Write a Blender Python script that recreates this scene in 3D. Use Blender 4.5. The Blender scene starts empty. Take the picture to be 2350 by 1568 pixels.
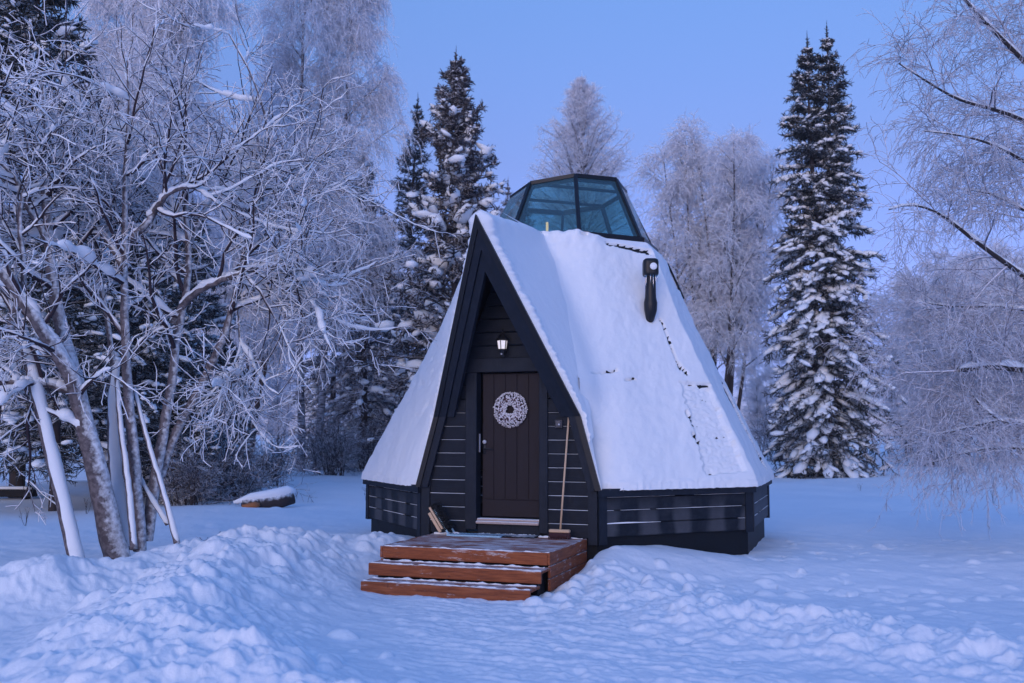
import bpy, math, random
import numpy as np
from math import radians as R, sin, cos, pi

# ------------------------------------------------------------------ camera, sky, light
SC = bpy.context.scene
COL = SC.collection
EYE = 1.8
PITCH, ROLL = 0.0897, 0.0014
cam_d = bpy.data.cameras.new("camera")
cam_d.sensor_width = 36.0
cam_d.lens = 35.0
cam_d.clip_end = 2000
cam_d.dof.use_dof = True
cam_d.dof.focus_distance = 13.6
cam_d.dof.aperture_fstop = 1.7
cam = bpy.data.objects.new("camera", cam_d)
COL.objects.link(cam)
cam.location = (0, 0, EYE)
cam.rotation_mode = 'QUATERNION'
from mathutils import Matrix, Vector, Euler
cam.rotation_quaternion = (Matrix.Rotation(pi / 2 + PITCH, 3, 'X') @ Matrix.Rotation(ROLL, 3, 'Z')).to_quaternion()
SC.camera = cam

SUN_EL, SUN_AZ = R(7.0), R(197.0)      # low, behind the camera
world = bpy.data.worlds.new("World")
SC.world = world
world.use_nodes = True
nt = world.node_tree
nt.nodes.clear()
wo = nt.nodes.new('ShaderNodeOutputWorld')
bg = nt.nodes.new('ShaderNodeBackground')
sky = nt.nodes.new('ShaderNodeTexSky')
sky.sky_type = 'NISHITA'
sky.sun_disc = False
sky.sun_elevation = SUN_EL
sky.sun_rotation = SUN_AZ
sky.air_density = 1.0
sky.dust_density = 0.6
sky.ozone_density = 2.5
mul = nt.nodes.new('ShaderNodeMix')
mul.data_type = 'RGBA'
mul.blend_type = 'MULTIPLY'
mul.inputs[0].default_value = 1.0
# cold, hazy winter air: the low sky is lavender, the high sky a deep blue
geo = nt.nodes.new('ShaderNodeTexCoord')
sep = nt.nodes.new('ShaderNodeSeparateXYZ')
nt.links.new(geo.outputs['Generated'], sep.inputs[0])
rmp = nt.nodes.new('ShaderNodeValToRGB')
SKY_T = [(0.0, (0.24, 0.29, 1.0)), (0.06, (0.25, 0.26, 0.76)), (0.14, (0.33, 0.28, 0.57)), (0.26, (0.39, 0.32, 0.50)), (0.42, (0.46, 0.46, 0.64)), (0.8, (0.66, 0.93, 1.48)), (1.0, (0.66, 0.93, 1.48))]
while len(rmp.color_ramp.elements) < len(SKY_T): rmp.color_ramp.elements.new(0.5)
for e, (p, c) in zip(rmp.color_ramp.elements, SKY_T):
    e.position = p; e.color = (*c, 1)
nt.links.new(sep.outputs[2], rmp.inputs[0])
nt.links.new(rmp.outputs[0], mul.inputs[7])
nt.links.new(sky.outputs[0], mul.inputs[6])
nt.links.new(mul.outputs[2], bg.inputs[0])
bg.inputs[1].default_value = 0.15
nt.links.new(bg.outputs[0], wo.inputs[0])

sun_d = bpy.data.lights.new("sun", 'SUN')
sun_d.energy = 0.36
sun_d.angle = R(44)
sun_d.color = (1.0, 0.85, 0.66)
sun = bpy.data.objects.new("sun", sun_d)
COL.objects.link(sun)
_sd = Vector((sin(SUN_AZ) * cos(R(11)), cos(SUN_AZ) * cos(R(11)), sin(R(11))))
sun.rotation_mode = 'QUATERNION'
sun.rotation_quaternion = _sd.to_track_quat('Z', 'Y')

SC.view_settings.view_transform = 'Standard'
SC.view_settings.look = 'None'
SC.view_settings.exposure = 1.68
SC.view_settings.gamma = 1.0
SC.cycles.max_bounces = 6
SC.cycles.transparent_max_bounces = 12
SC.cycles.use_denoising = True

# ------------------------------------------------------------------ helpers
_F = 2350 * 35 / 36
def at(x, y, Y):
    """point of the place seen at (x, y) of the 2350 px wide photograph, on the upright plane Y metres ahead"""
    fw = np.array([0, cos(PITCH), sin(PITCH)]); up = np.array([0, -sin(PITCH), cos(PITCH)]); rt = np.array([1., 0, 0])
    d = fw * _F + rt * (x - 1175) - up * (y - 784)
    return d * (Y / d[1]) + np.array([0, 0, EYE])

def tag(o, label=None, cat=None, group=None, kind=None):
    if label: o['label'] = label
    if cat: o['category'] = cat
    if group: o['group'] = group
    if kind: o['kind'] = kind
    return o

def empty(name, loc, rz=0.0):
    o = bpy.data.objects.new(name, None)
    o.empty_display_size = 0.3
    COL.objects.link(o)
    o.location = loc
    o.rotation_euler = (0, 0, rz)
    return o

def mk(name, V, F, mat, parent=None, smooth=False, F3=None):
    """one mesh object from numpy vertices, quads F and triangles F3"""
    V = np.ascontiguousarray(np.asarray(V, dtype=np.float32).reshape(-1, 3))
    me = bpy.data.meshes.new(name)
    me.vertices.add(len(V))
    me.vertices.foreach_set('co', V.ravel())
    loops, starts, n = [], [], 0
    if F is not None and len(F):
        F = np.asarray(F, dtype=np.int32).reshape(-1, 4)
        loops.append(F.ravel()); starts.append(np.arange(len(F)) * 4); n = F.size
    if F3 is not None and len(F3):
        F3 = np.asarray(F3, dtype=np.int32).reshape(-1, 3)
        loops.append(F3.ravel()); starts.append(n + np.arange(len(F3)) * 3)
    L = np.concatenate(loops).astype(np.int32)
    S = np.concatenate(starts).astype(np.int32)
    me.loops.add(len(L)); me.loops.foreach_set('vertex_index', L)
    me.polygons.add(len(S)); me.polygons.foreach_set('loop_start', S)
    me.polygons.foreach_set('use_smooth', np.full(len(S), bool(smooth)))
    me.update(calc_edges=True)
    me.validate()
    if mat: me.materials.append(mat)
    o = bpy.data.objects.new(name, me)
    COL.objects.link(o)
    if parent: o.parent = parent
    return o

class MB:
    """collects boxes, prisms and tubes that become ONE mesh"""
    def __init__(s): s.V = []; s.F = []; s.T = []; s.n = 0
    def add(s, V, F=None, T=None):
        V = np.asarray(V, float).reshape(-1, 3)
        if F is not None and len(F): s.F.append(np.asarray(F, int).reshape(-1, 4) + s.n)
        if T is not None and len(T): s.T.append(np.asarray(T, int).reshape(-1, 3) + s.n)
        s.V.append(V); s.n += len(V); return s
    def hexa(s, P):
        """8 corners: bottom ring 0-3 counter-clockwise from above, top ring 4-7"""
        return s.add(P, [(3, 2, 1, 0), (4, 5, 6, 7), (0, 1, 5, 4), (1, 2, 6, 5), (2, 3, 7, 6), (3, 0, 4, 7)])
    def box(s, x0, x1, y0, y1, z0, z1):
        return s.hexa([(x0, y0, z0), (x1, y0, z0), (x1, y1, z0), (x0, y1, z0), (x0, y0, z1), (x1, y0, z1), (x1, y1, z1), (x0, y1, z1)])
    def bbox(s, x0, x1, y0, y1, z0, z1, b=0.006):
        """box with its vertical and horizontal edges chamfered"""
        rings = []
        for z, i in ((z0, b), (z0 + b, 0), (z1 - b, 0), (z1, b)):
            a, c, d, e = x0 + i, x1 - i, y0 + i, y1 - i
            k = b
            rings.append([(a + k, d, z), (c - k, d, z), (c, d + k, z), (c, e - k, z), (c - k, e, z), (a + k, e, z), (a, e - k, z), (a, d + k, z)])
        V = np.array(rings).reshape(-1, 3); F = []
        for r in range(3):
            for k in range(8):
                q = (k + 1) % 8
                F.append((r * 8 + k, r * 8 + q, r * 8 + 8 + q, r * 8 + 8 + k))
        T = []
        for k in range(1, 7):
            T.append((0, k + 1, k)); T.append((24, 24 + k, 24 + k + 1))
        return s.add(V, F, T)
    def beam(s, p, q, w, h, up=(0, 0, 1)):
        p, q, up = np.array(p, float), np.array(q, float), np.array(up, float)
        t = q - p; t /= np.linalg.norm(t)
        a = np.cross(t, up); a /= np.linalg.norm(a); b = np.cross(a, t)
        a = a * w / 2; b = b * h / 2
        return s.hexa([p - a - b, p + a - b, q + a - b, q - a - b, p - a + b, p + a + b, q + a + b, q - a + b])
    def tube(s, pts, rad, sides=12, cap=True):
        P = np.array(pts, float)[None]; r = np.broadcast_to(np.asarray(rad, float), (len(pts),))[None]
        V, F = tubes(P, r, sides)
        T = []
        if cap:
            m = len(V) - sides
            for k in range(1, sides - 1):
                T.append((0, k + 1, k)); T.append((m, m + k, m + k + 1))
        return s.add(V, F, T)
    def build(s, name, mat, parent=None, smooth=False):
        return mk(name, np.concatenate(s.V), np.concatenate(s.F) if s.F else None, mat, parent, smooth, np.concatenate(s.T) if s.T else None)

def nrm(a): return a / (np.linalg.norm(a, axis=-1, keepdims=True) + 1e-12)

def tubes(P, r, S=3):
    """P (N,K,3) polylines, r (N,K) radii -> vertices and quads of S-sided tubes"""
    N, K, _ = P.shape
    T = nrm(np.gradient(P, axis=1)) if K > 1 else P
    ov = nrm(P[:, -1] - P[:, 0])
    ref = np.eye(3)[np.argmin(np.abs(ov), axis=1)][:, None, :]
    A = nrm(np.cross(T, np.broadcast_to(ref, T.shape)))
    B = np.cross(T, A)
    ang = np.arange(S) * 2 * pi / S
    V = P[:, :, None, :] + r[:, :, None, None] * (A[:, :, None, :] * np.cos(ang)[None, None, :, None] + B[:, :, None, :] * np.sin(ang)[None, None, :, None])
    base = (np.arange(N) * K * S)[:, None, None]; kk = (np.arange(K - 1) * S)[None, :, None]; ss = np.arange(S)[None, None, :]; s2 = (ss + 1) % S
    F = np.stack([base + kk + ss, base + kk + s2, base + kk + S + s2, base + kk + S + ss], -1).reshape(-1, 4)
    return V.reshape(-1, 3), F

def cat(parts):
    V, F, n = [], [], 0
    for v, f in parts:
        V.append(v); F.append(f + n); n += len(v)
    return np.concatenate(V), np.concatenate(F)

# gradient noise on the plane
def _grad(ix, iy, seed):
    h = (ix.astype(np.int64) * 374761393 + iy.astype(np.int64) * 668265263 + seed * 974711) & 0x7fffffff
    h = ((h ^ (h >> 13)) * 1274126177) & 0x7fffffff
    a = (h ^ (h >> 16)) % 4096 * (2 * pi / 4096)
    return np.cos(a), np.sin(a)
def noise(x, y, seed=0):
    x = np.asarray(x, float); y = np.asarray(y, float)
    ix = np.floor(x).astype(np.int64); iy = np.floor(y).astype(np.int64); fx = x - ix; fy = y - iy
    u = fx * fx * fx * (fx * (fx * 6 - 15) + 10); v = fy * fy * fy * (fy * (fy * 6 - 15) + 10)
    def g(a, b):
        gx, gy = _grad(ix + a, iy + b, seed); return gx * (fx - a) + gy * (fy - b)
    return 1.5 * ((g(0, 0) * (1 - u) + g(1, 0) * u) * (1 - v) + (g(0, 1) * (1 - u) + g(1, 1) * u) * v)
def fbm(x, y, o=4, seed=0, g=0.5):
    t, a = 0, 1
    for k in range(o):
        t = t + a * noise(x * 2 ** k, y * 2 ** k, seed + 17 * k); a *= g
    return t
def sst(a, b, x):
    t = np.clip((x - a) / (b - a), 0, 1); return t * t * (3 - 2 * t)

# ------------------------------------------------------------------ materials
def new_mat(name, rough=0.7, spec=0.3):
    m = bpy.data.materials.new(name); m.use_nodes = True
    n = m.node_tree; b = n.nodes['Principled BSDF']
    b.inputs['Roughness'].default_value = rough
    b.inputs['Specular IOR Level'].default_value = spec
    return m, n, b
def node(n, t, **kw):
    x = n.nodes.new(t)
    for k, v in kw.items():
        if k.startswith('i_'):
            x.inputs[k[2:].replace('_', ' ')].default_value = v
        else: setattr(x, k, v)
    return x
def ramp(n, src, stops):
    r = n.nodes.new('ShaderNodeValToRGB'); e = r.color_ramp.elements
    while len(e) < len(stops): e.new(0.5)
    for k, (p, c) in enumerate(stops):
        e[k].position = p; e[k].color = (*c, 1) if len(c) == 3 else c
    n.links.new(src, r.inputs[0]); return r.outputs[0]
def coords(n, scale=(1, 1, 1), rot=(0, 0, 0)):
    tc = n.nodes.new('ShaderNodeTexCoord'); mp = n.nodes.new('ShaderNodeMapping')
    mp.inputs['Scale'].default_value = scale; mp.inputs['Rotation'].default_value = rot
    n.links.new(tc.outputs['Object'], mp.inputs['Vector']); return mp.outputs[0]
def ntex(n, vec, scale, detail=4, rough=0.55):
    t = node(n, 'ShaderNodeTexNoise'); t.inputs['Scale'].default_value = scale; t.inputs['Detail'].default_value = detail
    t.inputs['Roughness'].default_value = rough
    if vec is not None: n.links.new(vec, t.inputs['Vector'])
    return t.outputs[0]
def mixc(n, fac, a, b):
    m = n.nodes.new('ShaderNodeMix'); m.data_type = 'RGBA'
    for s, v in ((m.inputs[0], fac), (m.inputs[6], a), (m.inputs[7], b)):
        if isinstance(v, bpy.types.NodeSocket): n.links.new(v, s)
        else: s.default_value = v if not isinstance(v, tuple) else (*v, 1)
    return m.outputs[2]
def math_(n, op, a, b=0.0, c=0.0, clamp=False):
    m = n.nodes.new('ShaderNodeMath'); m.operation = op; m.use_clamp = clamp
    for s, v in zip(m.inputs, (a, b, c)):
        if isinstance(v, bpy.types.NodeSocket): n.links.new(v, s)
        else: s.default_value = v
    return m.outputs[0]
def bump(n, b, h, strength=0.3, dist=0.02):
    u = n.nodes.new('ShaderNodeBump'); u.inputs['Strength'].default_value = strength; u.inputs['Distance'].default_value = dist
    n.links.new(h, u.inputs['Height']); n.links.new(u.outputs[0], b.inputs['Normal'])
def upness(n):
    g = n.nodes.new('ShaderNodeNewGeometry'); s = n.nodes.new('ShaderNodeSeparateXYZ')
    n.links.new(g.outputs['Normal'], s.inputs[0]); return s.outputs[2]

SNOW = (0.84, 0.86, 0.885)
def snow_mat(name, s1=26, s2=140, d=0.01, st=0.35):
    m, n, b = new_mat(name, 0.65, 0.25)
    v = coords(n); h = math_(n, 'ADD', ntex(n, v, s1, 5), math_(n, 'MULTIPLY', ntex(n, v, s2, 2), 0.35))
    b.inputs['Base Color'].default_value = (*SNOW, 1)
    bump(n, b, h, st, d)
    return m
M_ground = snow_mat('ground_snow', 9, 60, 0.025, 0.4)
M_snow = snow_mat('lying_snow', 22, 130, 0.008, 0.42)

def frost_mat(name, bark, lo, hi, frost=(0.74, 0.73, 0.78), ns=40, namp=0.5, rough=0.8, bark2=None, bs=8, wind=None):
    """bark below, snow or hoar frost on what faces up; lo..hi is the range of the normal's z where it sets in"""
    m, n, b = new_mat(name, rough, 0.2)
    v = coords(n)
    side = upness(n)
    if wind:      # snow blown onto one side of the stems
        g = n.nodes.new('ShaderNodeNewGeometry'); dt = n.nodes.new('ShaderNodeVectorMath'); dt.operation = 'DOT_PRODUCT'
        n.links.new(g.outputs['Normal'], dt.inputs[0]); dt.inputs[1].default_value = wind; side = dt.outputs['Value']
    f = math_(n, 'ADD', side, math_(n, 'MULTIPLY', math_(n, 'SUBTRACT', ntex(n, v, ns, 3), 0.5), namp * 2))
    mr = node(n, 'ShaderNodeMapRange'); mr.inputs[1].default_value = lo; mr.inputs[2].default_value = hi
    n.links.new(f, mr.inputs[0])
    base = bark
    if bark2: base = mixc(n, ramp(n, ntex(n, v, bs, 4), [(0.4, (0, 0, 0)), (0.6, (1, 1, 1))]), bark, bark2)
    n.links.new(mixc(n, mr.outputs[0], base, frost), b.inputs['Base Color'])
    return m
M_birch_twig = frost_mat('hoar_twig', (0.30, 0.28, 0.33), -1.9, -0.2, (0.88, 0.89, 0.95), 3, 0.6)
M_birch_twig_dark = frost_mat('thin_hoar_twig', (0.11, 0.09, 0.11), -1.0, 0.5, (0.80, 0.80, 0.88), 3, 0.5)
M_crook_twig = frost_mat('crooked_twig', (0.040, 0.028, 0.036), 0.10, 0.70, (0.84, 0.84, 0.88), 6, 0.45)
M_hoar = frost_mat('hoar_fringe', (0.14, 0.115, 0.14), -1.15, 0.0, (0.87, 0.88, 0.93), 6, 0.5)
M_crook_bark = frost_mat('crooked_bark', (0.17, 0.145, 0.15), 0.30, 1.05, SNOW, 16, 0.8, 0.85, (0.085, 0.07, 0.075), 14, (0.72, -0.25, 0.65))
M_dark_bark = frost_mat('dark_bark', (0.045, 0.036, 0.036), 0.3, 0.8, SNOW, 14, 0.5)
M_needle = frost_mat('spruce_needle', (0.014, 0.021, 0.021), 0.42, 1.1, (0.78, 0.79, 0.84), 1.6, 0.85, 0.8, (0.04, 0.042, 0.038), 5)
M_pine_needle = frost_mat('pine_needle', (0.036, 0.033, 0.036), 0.2, 1.05, (0.76, 0.76, 0.82), 1.0, 0.95, 0.8, (0.065, 0.055, 0.055), 4)
M_needle_frost = frost_mat('frosted_needle', (0.045, 0.043, 0.050), -0.25, 0.85, (0.74, 0.74, 0.82), 1.2, 0.8, 0.8, (0.075, 0.06, 0.055), 4)
def birch_bark():
    m, n, b = new_mat('birch_bark', 0.8, 0.2)
    v = coords(n, (1, 1, 5)); t = ntex(n, v, 3.2, 5)
    c = ramp(n, t, [(0.40, (0.05, 0.045, 0.05)), (0.5, (0.25, 0.235, 0.25)), (0.66, (0.46, 0.45, 0.48))])
    f = math_(n, 'ADD', upness(n), math_(n, 'MULTIPLY', math_(n, 'SUBTRACT', ntex(n, coords(n), 12, 3), 0.5), 0.8))
    mr = node(n, 'ShaderNodeMapRange'); mr.inputs[1].default_value = 0.2; mr.inputs[2].default_value = 0.6; n.links.new(f, mr.inputs[0])
    n.links.new(mixc(n, mr.outputs[0], c, SNOW), b.inputs['Base Color'])
    bump(n, b, t, 0.5, 0.02); return m
M_birch_bark = birch_bark()

def black_wood(name, stretch, c0, c1, frost=0.0, bands=False):
    m, n, b = new_mat(name, 0.6, 0.2)
    v = coords(n, stretch)
    g = ntex(n, v, 6, 6, 0.65)
    c = mixc(n, g, c0, c1)
    if frost:
        t = ntex(n, coords(n), 7, 6, 0.7)
        k = ramp(n, t, [(0.45, (0, 0, 0)), (0.75, (1, 1, 1))])
        fz = math_(n, 'MULTIPLY', k, frost)
        if bands:
            w = node(n, 'ShaderNodeTexWave'); w.inputs['Scale'].default_value = 0.75; w.inputs['Distortion'].default_value = 4.0; w.inputs['Detail Scale'].default_value = 1.0
            n.links.new(coords(n), w.inputs['Vector'])
            s = n.nodes.new('ShaderNodeSeparateXYZ'); n.links.new(coords(n), s.inputs[0])
            low = node(n, 'ShaderNodeMapRange'); low.inputs[1].default_value = 0.95; low.inputs[2].default_value = 0.62; n.links.new(s.outputs[2], low.inputs[0])
            fz = math_(n, 'ADD', math_(n, 'MULTIPLY', fz, 0.4), math_(n, 'MULTIPLY', math_(n, 'MULTIPLY', ramp(n, w.outputs[1], [(0.35, (0, 0, 0)), (0.8, (1, 1, 1))]), low.outputs[0]), frost * 1.1))
        c = mixc(n, fz, c, (0.42, 0.43, 0.47))
    n.links.new(c, b.inputs['Base Color'])
    bump(n, b, g, 0.35, 0.01)
    return m
M_wall = black_wood('black_wall_boards', (1, 1, 9), (0.0035, 0.006, 0.012), (0.009, 0.0145, 0.026), 0.018)
M_lowwall = black_wood('frosted_black_boards', (1, 1, 9), (0.004, 0.007, 0.013), (0.011, 0.016, 0.026), 0.10, True)
M_post = black_wood('black_posts', (7, 7, 0.8), (0.006, 0.010, 0.018), (0.014, 0.020, 0.033), 0.02)
M_rake = black_wood('black_gable_boards', (5, 5, 1), (0.006, 0.010, 0.018), (0.014, 0.020, 0.034), 0.015)
M_dark = black_wood('dark_soffit', (2, 2, 2), (0.003, 0.003, 0.004), (0.006, 0.006, 0.008))
M_found = black_wood('black_foundation', (2, 2, 2), (0.004, 0.006, 0.010), (0.009, 0.012, 0.017))
M_shingle = black_wood('shingle', (4, 4, 4), (0.008, 0.009, 0.012), (0.02, 0.021, 0.026))
def plain(name, col, rough=0.5, metal=0.0, ns=0, amp=0.25, spec=0.4):
    m, n, b = new_mat(name, rough, spec)
    b.inputs['Metallic'].default_value = metal
    t = ntex(n, coords(n), ns or 20, 4)
    a = tuple(x * (1 - amp) for x in col); c = tuple(min(1, x * (1 + amp)) for x in col)
    n.links.new(mixc(n, t, a, c), b.inputs['Base Color'])
    return m
M_door = black_wood('brown_door', (9, 9, 0.7), (0.0165, 0.0120, 0.0145), (0.0225, 0.0165, 0.0195))
M_metal = plain('dark_metal', (0.007, 0.008, 0.012), 0.45, 0.0, 9)
M_steel = plain('steel', (0.62, 0.62, 0.66), 0.35, 0.2, 30)
M_blue = plain('pale_blue_steel', (0.30, 0.52, 0.68), 0.45, 0.0, 30)
M_palewood = plain('pale_wood', (0.62, 0.43, 0.28), 0.6, 0, 25, 0.15)
M_bristle = plain('brown_bristle', (0.06, 0.022, 0.028), 0.8, 0, 60, 0.5)
M_blackbr = plain('black_bristle', (0.010, 0.012, 0.014), 0.85, 0, 60, 0.5)
M_bud = frost_mat('frosted_bud', (0.20, 0.13, 0.10), -1.3, 0.5, (0.80, 0.78, 0.82), 55, 0.6)
def deck_wood(name='reddish_wood', sc=(0.7, 7, 7), ssc=(1.1, 8, 5)):
    m, n, b = new_mat(name, 0.6, 0.3)
    v = coords(n, sc); g = ntex(n, v, 5, 6, 0.65)
    c = ramp(n, g, [(0.3, (0.15, 0.036, 0.012)), (0.55, (0.29, 0.078, 0.026)), (0.75, (0.38, 0.12, 0.045))])
    k = ntex(n, coords(n, (1, 1, 1)), 5.5, 3); c = mixc(n, ramp(n, k, [(0.66, (0, 0, 0)), (0.72, (1, 1, 1))]), c, (0.05, 0.02, 0.015))
    sn = math_(n, 'ADD', math_(n, 'MULTIPLY', ntex(n, coords(n, ssc), 2.6, 6, 0.72), 0.7), math_(n, 'MULTIPLY', ntex(n, coords(n), 2.2, 4), 0.3))
    up = upness(n)
    f = math_(n, 'ADD', math_(n, 'MULTIPLY', math_(n, 'MAXIMUM', up, 0.0), 0.12), sn)
    mr = node(n, 'ShaderNodeMapRange'); mr.inputs[1].default_value = 0.575; mr.inputs[2].default_value = 0.70; n.links.new(f, mr.inputs[0])
    n.links.new(mixc(n, math_(n, 'MULTIPLY', mr.outputs[0], 0.85), c, SNOW), b.inputs['Base Color'])
    bump(n, b, g, 0.3, 0.006)
    return m
M_deck = deck_wood()
M_deck_side = deck_wood('reddish_side_wood', (7, 0.7, 7), (9, 2.2, 6))
def glass_mat(name, tint, gl=0.10, base=0.08, haze=0.0):
    m = bpy.data.materials.new(name); m.use_nodes = True; n = m.node_tree; n.nodes.clear()
    o = n.nodes.new('ShaderNodeOutputMaterial'); t = n.nodes.new('ShaderNodeBsdfTransparent'); g = n.nodes.new('ShaderNodeBsdfGlossy')
    t.inputs[0].default_value = (*tint, 1); g.inputs['Roughness'].default_value = gl
    lw = n.nodes.new('ShaderNodeLayerWeight'); lw.inputs[0].default_value = 0.5
    mx = n.nodes.new('ShaderNodeMixShader')
    n.links.new(math_(n, 'ADD', math_(n, 'MULTIPLY', math_(n, 'POWER', lw.outputs[1], 4.0), 0.8), base, clamp=True), mx.inputs[0]); n.links.new(t.outputs[0], mx.inputs[1]); n.links.new(g.outputs[0], mx.inputs[2])
    df = n.nodes.new('ShaderNodeBsdfDiffuse'); df.inputs[0].default_value = (0.30, 0.50, 0.52, 1)
    m2 = n.nodes.new('ShaderNodeMixShader'); m2.inputs[0].default_value = haze
    n.links.new(mx.outputs[0], m2.inputs[1]); n.links.new(df.outputs[0], m2.inputs[2])
    n.links.new(m2.outputs[0], o.inputs[0]); return m
M_glass = glass_mat('teal_glass', (0.62, 0.80, 0.80), 0.02, 0.07, 0.05)
M_ice = glass_mat('ice', (0.75, 0.8, 0.9), 0.08, 0.35)
def glow(name, col, st):
    m, n, b = new_mat(name, 0.3, 0.4)
    b.inputs['Base Color'].default_value = (0.8, 0.8, 0.8, 1)
    b.inputs['Emission Color'].default_value = (*col, 1); b.inputs['Emission Strength'].default_value = st
    return m
M_lamp = glow('lit_lantern_glass', (1.0, 0.90, 0.93), 0.14)
M_warm = glow('warm_lamp', (1.0, 0.42, 0.10), 0.5)

# ------------------------------------------------------------------ the hut's frame of reference
HX, HY = 0.98, 17.0
AL = -0.3387
def hutw(t, n, z=0):
    """hut coordinates: t to the right along the facade, n out of the facade"""
    return np.array([HX + t * cos(AL) + n * sin(AL), HY + t * sin(AL) - n * cos(AL), z])
def to_hut(x, y):
    dx, dy = x - HX, y - HY
    return dx * cos(AL) + dy * sin(AL), dx * sin(AL) - dy * cos(AL)

# ------------------------------------------------------------------ snowy ground
def seg_bump(x, y, pts, sig):
    """ridge along a polyline of (x, y, height)"""
    best = np.zeros_like(x)
    for (x0, y0, h0), (x1, y1, h1) in zip(pts[:-1], pts[1:]):
        dx, dy = x1 - x0, y1 - y0
        t = np.clip(((x - x0) * dx + (y - y0) * dy) / (dx * dx + dy * dy), 0, 1)
        d2 = (x - x0 - t * dx) ** 2 + (y - y0 - t * dy) ** 2
        best = np.maximum(best, (h0 + t * (h1 - h0)) * np.exp(-d2 / (2 * sig * sig)))
    return best
MOUND = [(-2.9, 14.4, 0.22), (-3.35, 13.2, 0.52), (-3.4, 11.6, 0.45), (-3.35, 10.3, 0.42), (-3.0, 8.6, 0.38), (-2.3, 7.5, 0.32)]
MOUND2 = [(-3.4, 13.3, 0.40), (-4.6, 12.2, 0.40), (-5.2, 11.3, 0.44), (-6.6, 10.6, 0.22)]
MOUND3 = [(-2.6, 7.6, 0.28), (-1.7, 7.1, 0.24), (-0.6, 6.6, 0.16)]
BELT = [(0.85, 12.3, 0.02), (1.4, 11.6, 0.08), (2.3, 10.3, 0.15), (4.2, 8.4, 0.13), (6.0, 7.0, 0.1)]
def path_dist(x, y):
    pts = [(0.0, 11.5), (0.2, 9.5), (1.2, 7.3), (2.5, 5.0)]
    d = np.full_like(x, 9.0)
    for (x0, y0), (x1, y1) in zip(pts[:-1], pts[1:]):
        dx, dy = x1 - x0, y1 - y0
        t = np.clip(((x - x0) * dx + (y - y0) * dy) / (dx * dx + dy * dy), 0, 1)
        d = np.minimum(d, np.hypot(x - x0 - t * dx, y - y0 - t * dy))
    return d
def ground(x, y, fine=False):
    x = np.asarray(x, float); y = np.asarray(y, float)
    z = -0.16 * sst(14.2, 11.8, y)
    far = sst(16, 30, np.hypot(x, y))
    z = z + fbm(x / 4.5, y / 4.5, 3, 3) * (0.045 + 0.07 * far) + fbm(x / 1.1, y / 1.1, 3, 9) * 0.012
    t, n = to_hut(x, y)
    z = z + 0.24 * np.exp(-((t - 1.75) / 0.75) ** 2 - ((n - 3.0) / 1.0) ** 2) + 0.25 * np.exp(-((t + 1.75) / 0.6) ** 2 - ((n - 3.1) / 0.9) ** 2)
    z = z + 0.10 * np.exp(-((t - 2.6) / 0.9) ** 2 - ((n - 2.4) / 0.7) ** 2)
    mw = 1 + 0.28 * fbm(x / 0.9, y / 0.9, 3, 21)
    z = z + np.maximum(np.maximum(seg_bump(x, y, MOUND, 0.72), seg_bump(x, y, MOUND2, 0.55)), seg_bump(x, y, MOUND3, 0.42)) * mw
    z = z + seg_bump(x, y, BELT, 0.62) * (1 + 0.5 * fbm(x / 0.7, y / 0.7, 3, 31))
    z = z + 0.13 * np.exp(-((t - 1.55) / 0.33) ** 2 - ((n - 3.9) / 0.8) ** 2)
    under = sst(1.32, 1.02, np.abs(t - 0.06)) * sst(2.6, 3.2, n) * sst(5.9, 5.2, n)
    z = z * (1 - under) + (-0.14) * under
    return z
def gz(x, y): return float(ground(np.array([x]), np.array([y]))[0])

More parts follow.
